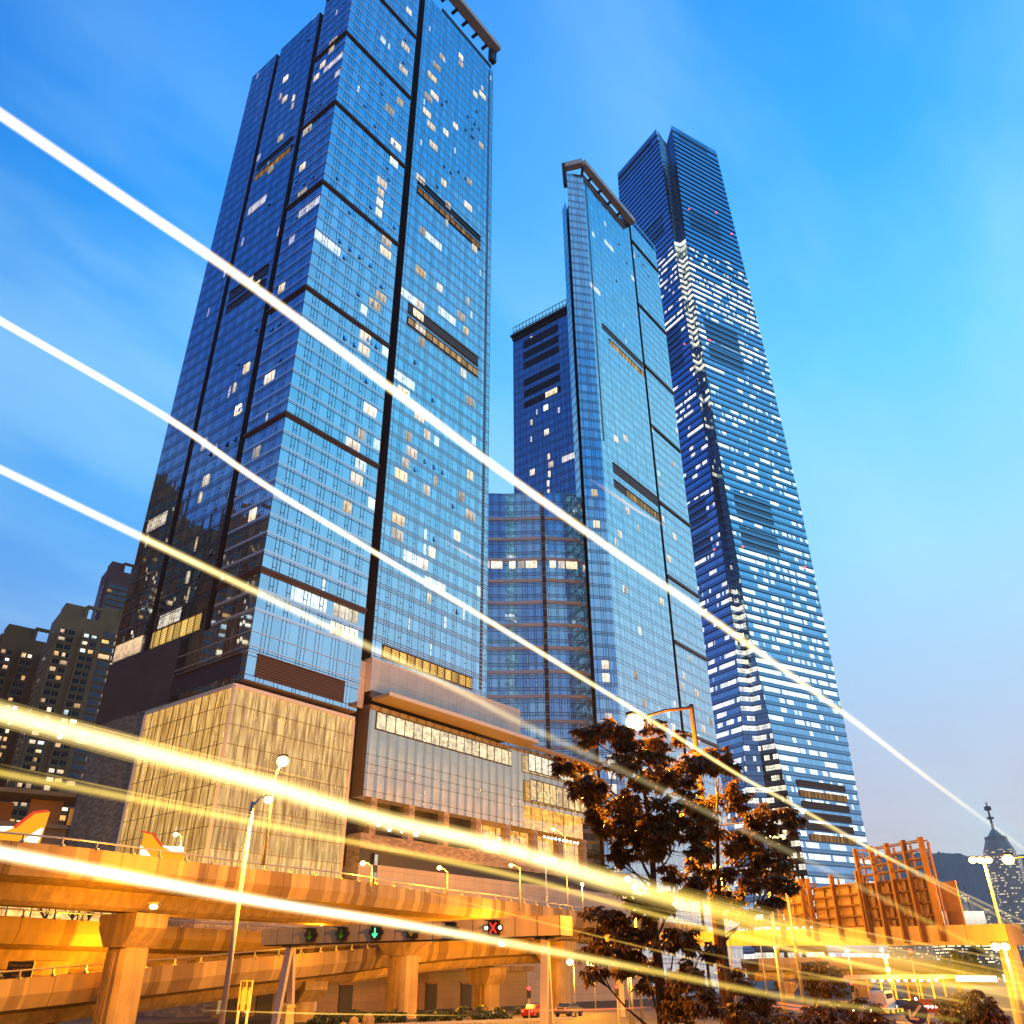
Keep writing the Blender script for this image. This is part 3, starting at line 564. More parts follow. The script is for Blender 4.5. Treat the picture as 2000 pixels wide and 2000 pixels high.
for i in range(1, 12): b.bar(Pc(i * 2.0, -.12, 17), Pc(i * 2.0, -.12, 42.4), .07); b.bar(Pc(-.12, i * 2.0, 17), Pc(-.12, i * 2.0, 42.4), .10)
for k in range(1, 9): b.bar(Pc(0, -.2, 17 + k * 2.85), Pc(23.8, -.2, 17 + k * 2.85), .07); b.bar(Pc(-.2, 0, 17 + k * 2.85), Pc(-.2, 24, 17 + k * 2.85), .07)
b.build('glazing_rods', mat('rod_steel', (.20, .12, .06), .5, .3), CUBE)
b = MB(); b.prism([Pc(-.5, -.5), Pc(25.6, -.5), Pc(25.6, 26), Pc(-.5, 26)], 0, 17.0); tag(b.build('lobby_plinth', M['rough_stone'], None), 'rough stone plinth carrying the glowing glass cube', 'plinth')
# ------------------------------------------------------------------ the second tower (middle), its hotel slab and apartment block, then the tallest tower
def on_az(p0, adir, az):                 # where the line p0 + s*adir meets the bearing az from the camera
    n = Vector((cos(rad(az)), -sin(rad(az)), 0)); return p0 + adir * (-(p0.dot(n)) / adir.dot(n))
O2 = at(1138, 338, 215); O2.z = 0
A2 = azdir(38.1); L2 = azdir(-51.9)
def P2(s, t, z=0.0): return O2 + A2 * s + L2 * t + Vector((0, 0, z))
T2 = thing('glass_tower', P2(28, 12, 0), 'middle blue glass tower with a bent cream roof fin and a chamfered left corner', 'tower')
FH2 = 3.55; ZB2 = 143 - 60 * FH2
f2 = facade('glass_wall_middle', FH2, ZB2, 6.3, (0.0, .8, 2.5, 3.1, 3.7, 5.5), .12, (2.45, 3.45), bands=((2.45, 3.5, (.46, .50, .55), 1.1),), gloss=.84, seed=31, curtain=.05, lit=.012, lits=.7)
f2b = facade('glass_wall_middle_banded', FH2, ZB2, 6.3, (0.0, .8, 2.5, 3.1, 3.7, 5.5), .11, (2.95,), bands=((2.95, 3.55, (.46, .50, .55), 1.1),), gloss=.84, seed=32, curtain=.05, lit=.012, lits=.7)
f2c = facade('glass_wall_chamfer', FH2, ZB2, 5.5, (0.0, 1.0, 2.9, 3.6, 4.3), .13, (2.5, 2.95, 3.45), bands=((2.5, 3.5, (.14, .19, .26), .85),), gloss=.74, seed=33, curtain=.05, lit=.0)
CHd = azdir(78.0)
Lc = on_az(O2, CHd, 5.79)
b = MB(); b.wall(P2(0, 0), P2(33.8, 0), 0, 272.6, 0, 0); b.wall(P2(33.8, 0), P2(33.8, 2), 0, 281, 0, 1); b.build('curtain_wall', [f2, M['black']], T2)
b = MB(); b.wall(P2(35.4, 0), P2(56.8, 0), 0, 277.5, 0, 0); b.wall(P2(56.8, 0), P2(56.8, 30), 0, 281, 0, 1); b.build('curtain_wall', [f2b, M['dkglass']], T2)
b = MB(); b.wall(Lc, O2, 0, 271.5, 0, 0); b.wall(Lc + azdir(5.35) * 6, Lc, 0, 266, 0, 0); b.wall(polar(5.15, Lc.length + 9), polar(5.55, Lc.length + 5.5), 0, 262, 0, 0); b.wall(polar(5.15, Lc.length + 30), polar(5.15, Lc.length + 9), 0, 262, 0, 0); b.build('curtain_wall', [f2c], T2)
b = MB(); b.wall(P2(33.6, 1.8), P2(35.6, 1.8), 0, 276, 0, 0); b.wall(P2(35.4, 1.8), P2(35.4, 0), 0, 281, 0, 0)
b.prism([O2 + A2*.5 + L2*2.2, P2(56, 2.2), P2(56, 28), polar(5.5, 260), polar(5.5, Lc.length + 10), polar(6.2, Lc.length + 3)], 0, 262, 0); b.build('recessed_core', [M['black']], T2)
b = MB()                                                           # open screen on top of the right half
b.wall(P2(35.4, -.02), P2(56.8, -.02), 280.2, 281.6, 0, 0); b.wall(P2(35.4, -.02), P2(36.6, -.02), 277.5, 280.2, 0, 0); b.wall(P2(55.6, -.02), P2(56.8, -.02), 277.5, 280.2, 0, 0); b.wall(P2(35.4, 3), P2(56.8, 3), 274, 281.5, 0, 1)
b.wall(P2(33.8, 0), P2(35.4, 0), 276, 281.6, 0, 0); b.build('roof_screen', [f2c, M['steel_dark']], T2)
b = MB()
z = ZB2 + 20 * FH2
while z < 276: b.box(P2(46.1, -.03, z + .25), A2, L2, (0, 0, 1), 10.7, .03, .25); z += FH2
b.build('floor_band', M['band'], T2)
for z in (266.5, 232.0, 201.5, 174.5, 143.2, 116.0, 93.9, 66.0):
    b = MB(); b.box(P2(46.1, -.25, z), A2, L2, (0, 0, 1), 10.9, .22, .45); b.build('ledge', M['brown_hi'], T2)
def slot2(s0, s1, z0, z1, m):
    b = MB(); b.wall(P2(s0, -.06), P2(s1, -.06), z0, z1, 0, 0); b.box(P2((s0+s1)/2, -.15, z1 + .06), A2, L2, (0, 0, 1), (s1-s0)/2, .12, .1, 1); return b.build('louver_panel', [m, M['brown']], T2)
slot2(6.0, 34.2, 140.6, 144.2, M['louv_tan']); slot2(6.0, 34.2, 135.2, 137.9, M['louv_tan']); slot2(13.0, 34.0, 135.4, 137.7, gl_mid)
slot2(6.0, 33.5, 199.0, 201.2, M['louv_tan']); slot2(10.0, 33.5, 194.8, 197.0, gl_mid)
b = MB(); b.wall(P2(1.2, -.05), P2(2.0, -.05), 150, 271, 0, 0); b.build('grille', [louver('grille_strip_blue', (.16, .22, .32), 1.2, (.02, .03, .06))], T2)
# bent fin
b = MB(); fa = at(1103.5, 306, 213.5); fb = at(1137, 309, 212.5)
zf = 275.4
p_a = Vector((fa.x, fa.y, zf)); p_b = Vector((fb.x, fb.y, zf)); p_c = P2(34.5, -1.6, zf)
b.bar(p_a, p_b, 2.6, 2.4, 0); b.bar(p_b, p_c, 2.6, 2.4, 0); b.bar(p_a + Vector((-.6, .2, 1.4)), p_a + Vector((-.2, 2.5, -7.5)), 1.4, 2.8, 1)
for s in (4, 11, 18, 25, 32): b.bar(P2(s, -1.2, zf - 2.6), P2(s, 2, zf - 4), 1.0, .7, 1)
b.bar(p_b + Vector((0, .5, -2)), P2(1.5, 2, 270), 1.0, .8, 1)
b.build('roof_fin', [M['cream'], M['steel_dark']], T2)
for i in range(46):
    z = ZB2 + rnd.randint(22, 66) * FH2; s = rnd.uniform(4, 55)
    if 33 < s < 36 or (190 < z < 202 and s < 34) or (134 < z < 146 and s < 35): continue
    place('lit_window', LITS[rnd.choice((2, 2, 0, 4, 4))], P2(s, -.06, z + 1.2), 38.1, T2)
chl = (O2 - Lc); chn = chl.normalized()
for k in list(range(16, 42)) + [53, 56]:
    if k in (30, 35, 38, 39): continue
    place('lit_window', LITS[2 if k < 40 else 0], Lc + chn * 3.2 + Vector((.03, -.12, ZB2 + k * FH2 + 1.25)), 78.0, T2)
b = MB()
for s, z in ((24, 255), (27, 249), (19.5, 232), (40, 262), (43, 259), (46, 256), (50, 250)): b.box(P2(s, -.3, z), A2, L2, (0, 0, 1), .5, .3, 1.0)
for i, (s, z) in enumerate(((24, 255), (29, 249), (19.5, 232), (40, 262), (43, 259), (47, 256))): place('vent_window', VENT, P2(s, -.06, z), 38.1, T2)

# hotel slab: dark side turned to the left, plant louvers on top
HL = azdir(-51.9)
HR = polar(5.16, 236.0); HLp = HR + HL * 26.0
nL = -azdir(38.1)
HOT = thing('hotel_block', (HR + HLp) / 2, 'dark blue hotel slab with black plant louvers and a roof railing beside the middle tower', 'hotel')
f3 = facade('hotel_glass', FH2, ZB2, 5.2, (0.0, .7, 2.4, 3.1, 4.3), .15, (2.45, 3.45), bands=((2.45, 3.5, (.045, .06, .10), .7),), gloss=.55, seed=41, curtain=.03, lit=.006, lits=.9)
ztop = 4 + 236 * .931
b = MB(); b.wall(HLp, HR + azdir(128.1) * 6, 141.5, ztop, 0, 0); b.wall(HLp + azdir(38.1) * 40, HLp, 141.5, ztop, 0, 0); b.face([(*HLp.xy, 141.5), (*(HLp + azdir(38.1)*40).xy, 141.5), (*(HR + azdir(38.1)*40).xy, 141.5), (*HR.xy, 141.5)], None, 1)
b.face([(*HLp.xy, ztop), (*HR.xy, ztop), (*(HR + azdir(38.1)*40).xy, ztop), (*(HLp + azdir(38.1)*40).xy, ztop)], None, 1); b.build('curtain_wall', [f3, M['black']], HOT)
hd = (HR - HLp).normalized()
for z0, z1 in ((215.5, 219.3), (210.5, 213.8), (205.5, 208.8), (197.4, 200.6), (192.2, 195.2), (187.2, 190.2)):
    b = MB(); b.wall(HLp + hd * 5 + nL * .1, HLp + hd * 21.5 + nL * .1, z0, z1); b.build('plant_louver', M['black'], HOT)
place('lit_window', lit_mesh(5.2, 2.4, M['lit_warm']), HLp + hd * 17.5 + nL * .2 + Vector((0, 0, 188.7)), 128.1, HOT)
for i in range(9): place('lit_window', LITS[rnd.choice((0, 2, 4))], HLp + hd * rnd.choice((1.5, 7.5, 8.2, 14.8, 15.4, 16.2)) + nL * .12 + Vector((0, 0, ZB2 + rnd.randint(61, 71) * FH2 + 1.2)), 128.1, HOT)
b = MB(); b.bar(HLp + hd * -.4 + nL * .5 + Vector((0, 0, ztop + .5)), HR + hd * 3 + nL * .5 + Vector((0, 0, ztop + .5)), 1.6, 1.0); b.bar(HLp + nL * .3 + Vector((0, 0, ztop - 1.3)), HR + hd * 3 + nL * .3 + Vector((0, 0, ztop - 1.3)), .8, .5); b.build('roof_cornice', M['steel_dark'], HOT)
b = MB()
for i in range(17): q = HLp + hd * (i * 1.6 + .1) + Vector((0, 0, ztop + 1)); b.bar(q, q + Vector((0, 0, 4.4)), .22)
for zz in (3.0, 5.4): b.bar(HLp + Vector((0, 0, ztop + zz)), HR + Vector((0, 0, ztop + zz)), .2)
for i in range(7): b.box(HLp + hd * (3 + i * 3.4) + azdir(38.1) * 3 + Vector((0, 0, ztop + 1.6)), hd, azdir(38.1), (0, 0, 1), rnd.uniform(.7, 1.4), 1, rnd.uniform(.9, 1.8))
b.build('roof_railing', M['steel_dark'], HOT)

# banded apartment block in front of it
APT = thing('apartment_block', polar(2, 228), 'blue apartment block with tan floor bands and one fully lit floor, between two towers', 'apartment block')
f4 = facade('apartment_glass', FH2, ZB2, 5.6, (0.0, .55, 1.1, 2.9, 3.45, 5.2), .13, (2.5, 3.4), bands=((2.5, 3.5, (.15, .18, .22), .8),), gloss=.70, seed=51, curtain=.05, lit=.0, crossm=((0, .55, 1.2), (2.9, 3.45, 1.2)))
q0 = polar(-3.2, 227.4); q1 = polar(-.55, 227.8); q2 = polar(2.25, 227.3); q2b = polar(2.55, 227.3); q3 = polar(5.3, 229.5); q4 = polar(6.2, 233)
zt = 4 + 228 * .592
b = MB()
for p, q, u0 in ((q0, q1, 0), (q1, q2, 11.2), (q2b, q3, 22.4)): b.wall(p, q, 0, zt, u0, 0)
b.wall(q3, q4, 0, zt - 1, 3, 0); b.wall(q1, q1 + Vector((0, .7, 0)), 0, zt, 0, 1); b.wall(q4, polar(6.2, 260), 0, zt, 0, 1); b.wall(polar(-3.2, 262), q0, 0, zt, 0, 1)
b.face([(*p.xy, zt) for p in (q0, q1, q2, q3, q4, polar(6.2, 262), polar(-3.2, 262))], None, 1); b.build('curtain_wall', [f4, M['black']], APT)
b = MB(); b.wall(q2 + Vector((0, .15, 0)), q2b + Vector((0, .15, 0)), 0, zt, 0, 0); b.build('service_strip', [louver('service_strip', (.28, .32, .36), .9, (.03, .04, .06))], APT)
b = MB(); z = 129.6; 
zs = []; tanb = mat('tan_band', (.88, .82, .74), .5, .0, var=.05)
while z > 20: zs.append(z); z -= 2 * FH2
for z in zs:
    for p, q in ((q0, q1), (q1, q2), (q2b, q3)):
        d = (q - p).normalized(); nn = Vector((d.y, -d.x, 0)); b = MB(); b.box((p + q) / 2 + nn * .15 + Vector((0, 0, z)), d, nn, (0, 0, 1), (q - p).length / 2 - .05, .18, .48); b.build('floor_band', tanb, APT)
b = MB()
for z in zs:
    for dz in (0, -FH2): b.box((q2 + q2b) / 2 + Vector((0, -.15, z + dz)), (1, 0, 0), (0, 1, 0), (0, 0, 1), .55, .15, .62)
b.build('brown_box', M['brown'], APT)
for k, (p, q) in enumerate(((q0, q1), (q1, q2), (q2b, q3))):
    d = (q - p).normalized(); Lq = (q - p).length
    for s_, kd in ((1.6, 0), (4.3, 2), (7.4, 1)):
        if s_ < Lq - 1.5: place('lit_window', LITS[kd], p + d * (s_ + .6) + Vector((d.y, -d.x, 0)) * .1 + Vector((0, 0, 129.6 - 4 * FH2 - 1.75)), 90 - math.degrees(math.atan2(d.y, d.x)), APT)
b = MB(); b.box(polar(6.9, 226, 40), (1, 0, 0), (0, 1, 0), (0, 0, 1), 3.5, 2, 95 - 40); b.build('dark_return', M['black'], APT)

# ------------------------------------------------------------------ the tallest tower (right)
RD, LD = azdir(59.5), azdir(-32.0)
f5kw = dict(frame=(.010, .016, .035), gloss=.80, tilt=.008, gtint=(.58, .82, 1.0), curtain=.0, lit=.3, run=9.0, litrow=(1.55, 3.5), litc=(1.0, .93, .60), lits=1.5, bands=((0.0, 1.5, (.03, .08, .11), .75), (3.7, 4.25, (.006, .008, .014), .25)))
FI = 4.2
dz = ((468, 473), (399, 404.5), (386, 397.5), (300, 315), (286.5, 297), (199, 204), (188, 197), (172, 184))
litp = (40, 480, [(0, (.56,)*3), (.3, (.60,)*3), (.34, (.46,)*3), (.52, (.50,)*3), (.75, (.68,)*3), (.765, (.15,)*3), (.83, (.12,)*3), (.9, (.10,)*3), (1, (.06,)*3)])
f5r = facade('office_glass_right', FI, 0, 1.5, (0.0,), .10, (1.0,), seed=61, litz=litp, dark=[(a, b_, 5, 30) for a, b_ in dz], **f5kw)
f5l = facade('office_glass_left', FI, 0, 1.5, (0.0,), .10, (1.0,), seed=62, litz=litp, dark=[(a, b_, 6, 60) for a, b_ in dz], **f5kw)
kw2 = dict(f5kw); kw2.update(gloss=.40, run=7.0, lits=1.4)
litp2 = (40, 480, [(0, (.7,)*3), (.25, (.75,)*3), (.28, (.42,)*3), (.5, (.48,)*3), (.62, (.75,)*3), (.77, (.9,)*3), (.775, (.1,)*3), (1, (.05,)*3)])
f5n = facade('office_glass_notch', FI, 0, 1.3, (0.0,), .12, (.6, 2.4), seed=63, litz=litp2, **kw2)
def curve(z, pts):
    for (z0, a0), (z1, a1) in zip(pts, pts[1:]):
        if z <= z1: return a0 + (a1 - a0) * (z - z0) / (z1 - z0)
    return pts[-1][1]
azL = [(0, 14.2), (30, 14.75), (60, 15.02), (90, 15.42), (137, 15.84), (228, 15.80), (346, 15.52), (470, 15.36), (485, 15.22)]
azR = [(0, 18.6), (30, 18.1), (60, 17.72), (90, 17.27), (137, 16.80), (228, 16.64), (346, 16.44), (470, 16.81), (485, 16.83)]
azE = [(0, 21.7), (60, 21.72), (100, 21.8), (220, 21.8), (310, 21.49), (485, 20.62)]
azW = [(0, 8.2), (100, 8.8), (220, 9.6), (310, 10.3), (485, 10.93)]
Dc = [(0, 352), (40, 355), (80, 358.5), (137, 361), (485, 361)]
ICC = thing('office_skyscraper', polar(16.3, 385), 'tallest tapering office skyscraper with overlapping glass storeys and a notched corner, rightmost of the towers', 'skyscraper')
rf, lf, nf, un = MB(), MB(), MB(), MB()
nfl = 113
for i in range(nfl):
    z0, z1 = 8 + i * FI, 8 + (i + 1) * FI
    if i >= 111: z0, z1 = 8 + 111 * FI + (i - 111) * 5.6, 8 + 111 * FI + (i - 110) * 5.6
    zm = z0; D = curve(zm, Dc); lean = .42
    pr = polar(curve(zm, azR), D); pl = polar(curve(zm, azL), D); pe = on_az(pr, RD, curve(zm, azE)); pw = on_az(pl, LD, curve(zm, azW))
    nr = -azdir(-30.5); nl_ = -azdir(58.0)
    def sheet(mb, a, b_, n):
        Ln = (b_ - a).length
        u0 = 0
        A_, B_ = a + n * lean, b_ + n * lean
        mb.face([(A_.x, A_.y, z0), (B_.x, B_.y, z0), (b_.x, b_.y, z1), (a.x, a.y, z1)], [(u0, i * FI), (u0 + Ln, i * FI), (u0 + Ln, (i + 1) * FI - .02), (u0, (i + 1) * FI - .02)])
        un.face([(A_.x, A_.y, z0), (a.x - n.x, a.y - n.y, z0 + .02), (b_.x - n.x, b_.y - n.y, z0 + .02), (B_.x, B_.y, z0)])
        for e_ in (0, 1):
            p_, P_ = (a, A_) if e_ == 0 else (b_, B_)
            un.face([(P_.x, P_.y, z0), (p_.x, p_.y, z0), (p_.x, p_.y, z1)])
    sheet(rf, pr, pe, nr); sheet(lf, pl, pw, nl_)
    if z1 < 471:
        back = (pl + pr) / 2 + azdir(16) * 3.0
        nf.wall(pl, back, z0, z1, 0, 0); nf.wall(back, pr, z0, z1, 6.5, 0)
        if i % 2 == 0 and z0 > 395: pass
    elif z1 < 475.3:
        back = (pl + pr) / 2 + azdir(16) * 3.2
        for e_ in (pl, pr): nf.face([(e_.x, e_.y, z0), (back.x, back.y, z0), (back.x, back.y, z0 + 3), (e_.x, e_.y, 483.8)], [(0, z0), (6, z0), (6, z0 + 3), (0, 483.8)])
    elif z1 < 400:
        back = (pl + pr) / 2 + azdir(16) * 3.5; un.wall(pl, back, z0, z1); un.wall(back, pr, z0, z1)
rf.build('curtain_wall', f5r, ICC); lf.build('curtain_wall', f5l, ICC); nf.build('corner_notch', f5n, ICC); un.build('storey_soffit', M['black'], ICC)
b = MB(); pr = polar(16.8, 364); 
b.prism([pl + azdir(16)*4, pr + azdir(16)*4, on_az(pr + azdir(16)*4, RD, 20.3), on_az(pr, RD, 20.3) + LD * 38, on_az(pl, LD, 11.2) + azdir(16)*5], 8, 456); b.build('core', M['black'], ICC)
b = MB()                                                           # lattice over the top of the notch
for k in range(16):
    z = 390 + k * 3.6
    for e_ in (0, 1):
        a_ = polar(curve(z, azL) + .1, 360.5); c_ = polar(curve(z, azR) - .1, 360.5)
        if e_: a_, c_ = c_, a_
        b.bar(a_ + Vector((0, 0, z)), c_ + Vector((0, 0, z + 9)), .35)
b.build('lattice', M['black'], ICC)
for (px, py) in ((1346, 408), (1399, 415), (1429, 457), (1337, 672), (1386, 664), (1395, 1073), (1451, 1068), (1572, 1108)):
    b = MB(); b.ball(at(px, py, 356.0), .45, 6, 4); b.build('warning_light', M['red'], ICC)
for (px0, px1, py, dy, r_) in ((1262, 1326, 440, 0, 1), (1326, 1352, 440, -2, 0)): pass
# bright double storey under the plant floors
for z in (378.8, 374.6):
    pr = polar(curve(z, azR), 360.3); pl_ = polar(curve(z, azL), 360.3)
    bk = (pr + pl_) / 2 + azdir(16) * 2.4; b = MB(); b.wall(pl_, bk, z, z + 2.6); b.wall(bk, pr, z, z + 2.6); b.build('lit_window', M['window_office'], ICC)
orr = louver('orange_louvers', (.24, .10, .04), .9, (.05, .02, .01))
for k, z in enumerate((70.3, 66.1, 61.9, 57.7, 53.5, 49.3)):
    D = curve(z, Dc); pr = polar(curve(z, azR), D) - azdir(-30.5) * .55; pe = on_az(pr, RD, curve(z, azE)); d = pe - pr
    b = MB(); b.wall(pr + d * .16, pr + d * .84, z + .8, z + 3.3); b.build('louver_panel', [gl_dim if k in (1, 5) else orr], ICC)
    pl_ = polar(curve(z, azL), D)
# ------------------------------------------------------------------ residential towers, left background
def resi_tower(label, base, az, w_, d_, h, seed, nlit=40, step=3.0, frame_top=True, wall=None, bays=3, group=None, fine=True):
    """az: direction along the front.  front facing the camera side."""
    R = random.Random(seed); a = azdir(az); n = azdir(az + 90)           # n: outward normal of the front
    root = thing('residential_tower', base, label, 'apartment tower', group)
    P = lambda s, o, z: base + a * s + n * o + Vector((0, 0, z))
    wm = wall or M['resi']
    b = MB(); b.prism([P(0, -d_, 0), P(0, 0, 0), P(w_, 0, 0), P(w_, -d_, 0)], 0, h); b.build('wall', [wm], root)
    bw = w_ / bays
    b = MB(); fr = MB(); gl = MB()
    for i in range(bays):
        s0, s1 = i * bw + .8, (i + 1) * bw - 1.2
        b.prism([P(s0, 0, 0), P(s0, 1.6, 0), P(s1, 1.6, 0), P(s1, 0, 0)], 0, h - R.choice((2, 5, 8)))
    b.build('bay', [wm], root)
    z = 8
    slots = []
    while z < h - 8:
        for i in range(bays):
            s0, s1 = i * bw + 1.3, (i + 1) * bw - 1.7
            mid_ = (s0 + s1) / 2
            for (c, d2) in ((s0 + (mid_ - s0) / 2, (mid_ - s0) / 2 - .25), (mid_ + (s1 - mid_) / 2, (s1 - mid_) / 2 - .25)):
                gl.box(P(c, 1.62, z + 1.6), a, n, (0, 0, 1), d2, .05, .85); slots.append((c, d2, z + 1.6))
                fr.box(P(c, 1.7, z + 1.6), a, n, (0, 0, 1), .06, .05, .85)
            if fine: fr.box(P(mid_, 1.75, z + .25), a, n, (0, 0, 1), (s1 - s0) / 2 + .25, .22, .22)
        z += step
    o = gl.build('window', [M['dkglass']], root); o['kind'] = 'stuff'
    fr.build('balcony_edge', [M['concrete_dark']], root)
    # side windows
    sb = MB(); z = 8
    while z < h - 8:
        for q in (3, 7, 11):
            if q < d_ - 1: sb.box(base - a * .03 - n * q + Vector((0, 0, z + 1.6)), n, a, (0, 0, 1), .8, .06, .7)
        z += step
    so_ = sb.build('window', [M['dkglass']], root); so_['kind'] = 'stuff'
    R.shuffle(slots)
    for (c, d2, z) in slots[:nlit]:
        m = R.choice((M['lit_warm'], M['lit_gold'], M['lit_gold'], M['lit_warm'], M['lit_gold'], M['lit_cool']))
        k = R.uniform(.45, 1.0); q = MB(); q.box(P(c - d2 * (1 - k), 1.73, z), a, n, (0, 0, 1), d2 * k, .06, R.uniform(.5, .85)); q.build('lit_window', m, root)
    t = MB(); t.box(P(w_ * .3, -d_ * .4, h + 2.5), a, n, (0, 0, 1), w_ * .22, d_ * .3, 2.5)
    if frame_top:
        t.box(P(w_ * .72, -1, h + 5), a, n, (0, 0, 1), w_ * .2, .6, .6); t.box(P(w_ * .54, -1, h + 2.5), a, n, (0, 0, 1), .6, .6, 2.6); t.box(P(w_ * .9, -1, h + 2.5), a, n, (0, 0, 1), .6, .6, 2.6)
    t.build('roof_structure', [wm], root)
    return root
resi_tower('beige apartment tower with glazed balconies, tallest of the three left of the blue glass tower', polar(-30.4, 345), 52, 17, 14, 128, 5, 74, bays=2, group='apartment towers at the left')
resi_tower('narrow pale apartment wing tucked against the edge of the dark glass facade', polar(-28.05, 350), 52, 14, 12, 131, 6, 36, bays=1, group='apartment towers at the left')
resi_tower('brown apartment tower with an open square frame on its roof, lower than its neighbour', polar(-33.2, 372), 50, 22, 14, 125, 8, 88, wall=M['resi_dk'], bays=3, group='apartment towers at the left')
resi_tower('brown apartment tower cut off by the left edge of the picture', polar(-36.5, 380), 50, 26, 14, 119, 9, 70, wall=M['resi_dk'], bays=3, frame_top=False, group='apartment towers at the left')
resi_tower('slim dark red tower peeking out behind the beige apartment tower', polar(-28.3, 440), 52, 13, 14, 190, 12, 10, wall=mat('red_render', (.24, .08, .06), .8), bays=1, group='apartment towers at the left')
# the same estate continues out of the picture; the dark facade mirrors it
resi_tower('apartment tower of the estate mirrored in the dark glass', Vector((-205, 95, 0)), 20, 60, 16, 150, 21, 110, wall=M['resi_dk'], bays=6, fine=False, group='apartment towers beyond the frame')
resi_tower('apartment tower of the estate mirrored in the dark glass', Vector((-190, 165, 0)), 20, 60, 16, 158, 22, 110, wall=M['resi_dk'], bays=6, fine=False, group='apartment towers beyond the frame')
resi_tower('apartment tower of the estate mirrored in the dark glass', Vector((-260, 120, 0)), 20, 120, 16, 168, 24, 110, wall=M['resi_dk'], bays=10, fine=False, group='apartment towers beyond the frame')
resi_tower('apartment tower of the estate mirrored in the dark glass', Vector((-222, 20, 0)), 20, 60, 16, 130, 23, 110, wall=M['resi_dk'], bays=6, fine=False, group='apartment towers beyond the frame')

for i, (x, hh) in enumerate(((-170, 52), (-105, 46), (-42, 50), (22, 44), (84, 54), (150, 48))):  # row added out of view to cut low sky light on the street
    resi_tower('unseen apartment block added behind the viewpoint to screen off low sky light', Vector((x + 52, -38, 0)), 270, 58, 16, hh, 60 + i, 14, wall=M['resi_dk'], bays=5, fine=False, frame_top=False, group='unseen apartment blocks added behind the viewpoint')

# low terrace building with the shop front, left
LT = thing('terrace_building', polar(-27, 160), 'low tiled building with a planted terrace and a gold-lit shop front at far left', 'building')
ta, tn = azdir(60), azdir(150)
tb = polar(-36, 172)
def PT(s, o, z=0.0): return tb + ta * s + tn * o + Vector((0, 0, z))
b = MB(); b.prism([PT(0, -20, 0), PT(0, 0, 0), PT(34, 0, 0), PT(34, -20, 0)], 0, 27.4); b.build('wall', tiled('terrace_tiles', (.22, .16, .10), 2.2, 2.4, .06), LT)
b = MB(); b.box(PT(17, .3, 27.3), ta, tn, (0, 0, 1), 17.2, .5, .35); b.build('parapet', M['concrete_dark'], LT)
b = MB(); b.box(PT(10, -7, 29.4), ta, tn, (0, 0, 1), 8, 1, 2.2); b.box(PT(23, -6, 29.6), ta, tn, (0, 0, 1), 2.6, 2.6, 2.5); b.build('upper_storey', M['resi'], LT)
b = MB(); b.box(PT(14, -4, 32.6), ta, tn, (0, 0, 1), 15, 5, .35); b.build('roof_slab', M['concrete_dark'], LT)
b = MB(); b.wall(PT(26.5, -2.9), PT(32.5, -2.9), 24, 31); b.build('shop_front', glowlouver('shopfront_glow', (1, .42, .08), .9), LT)

# coloured sail decorations standing on the podium edge
def sail(label, p, s, mirror, dims):
    r = thing('sail_decoration', p, label, 'decoration', 'glowing sail decorations')
    ux = azdir(75) * (-1 if mirror else 1); nn = Vector((0, -1, 0))
    def shp(name, pts, m, o=0.0):
        b = MB(); A_ = [p + ux * x * s + Vector((0, 0, y * s)) - nn * o for x, y in pts]; B_ = [q + nn * .5 for q in A_]
        b.face(B_); b.face(list(reversed(A_)))
        for i in range(len(pts)): j = (i + 1) % len(pts); b.face([A_[i], A_[j], B_[j], B_[i]])
        b.build(name, m, r)
    shp('hull', [(-6, 0), (-6, 2.2), (-1.5, 2.8), (1.2, 5.6), (3.4, 5.9), (3.0, 0)], M_orange)
    shp('white_stripe', [(-6, 1.8), (-6, 2.9), (-1.2, 3.0), (-3.5, 1.9)], M_sailw, -.35); shp('white_stripe', [(.2, 0), (3.0, .2), (3.25, 2.9), (1.6, 1.6)], M_sailw, -.35)
    shp('red_edge', [(-1.5, 2.9), (1.1, 5.7), (3.4, 6.1), (3.5, 5.8), (1.3, 5.4), (-1.3, 2.7)], M_sailr, -.4)
M_orange = emit('sail_orange', (1, .42, .02), 1.1); M_sailw = emit('sail_white', (1, .95, .75), 1.6); M_sailr = emit('sail_red', (1, .08, .03), .9)
sail('orange and white lit sail decoration with a red edge at the far left', at(42, 1650, 116), .62, False, None)
sail('smaller red and orange lit sail decoration in front of the glowing glass cube', at(304, 1680, 112), .50, True, None)
# bright shop window seen under the upper viaduct
b = MB(); q = at(-20, 1800, 150); q.z = 0; b.box(q + Vector((8, 0, 14.8)), azdir(62), azdir(152), (0, 0, 1), 15, .4, 3.4); tag(b.build('lit_signboard', emit('white_signboard', (1, .86, .5), 2.2, var=.5, vs=.25), None), 'bright white lit advertising screen half hidden under the upper viaduct at far left', 'screen')
b = MB(); q = at(240, 1800, 145); q.z = 0; b.box(q + Vector((0, 0, 14.2)), azdir(62), azdir(152), (0, 0, 1), 21, .4, 3.4); tag(b.build('lit_shop_wall', room_strip('lit_far_shops', (1, .56, .16), 1.2, 3.0, 8.0), None), 'warm lit row of shop windows behind bare trees under the viaduct', 'shop front')

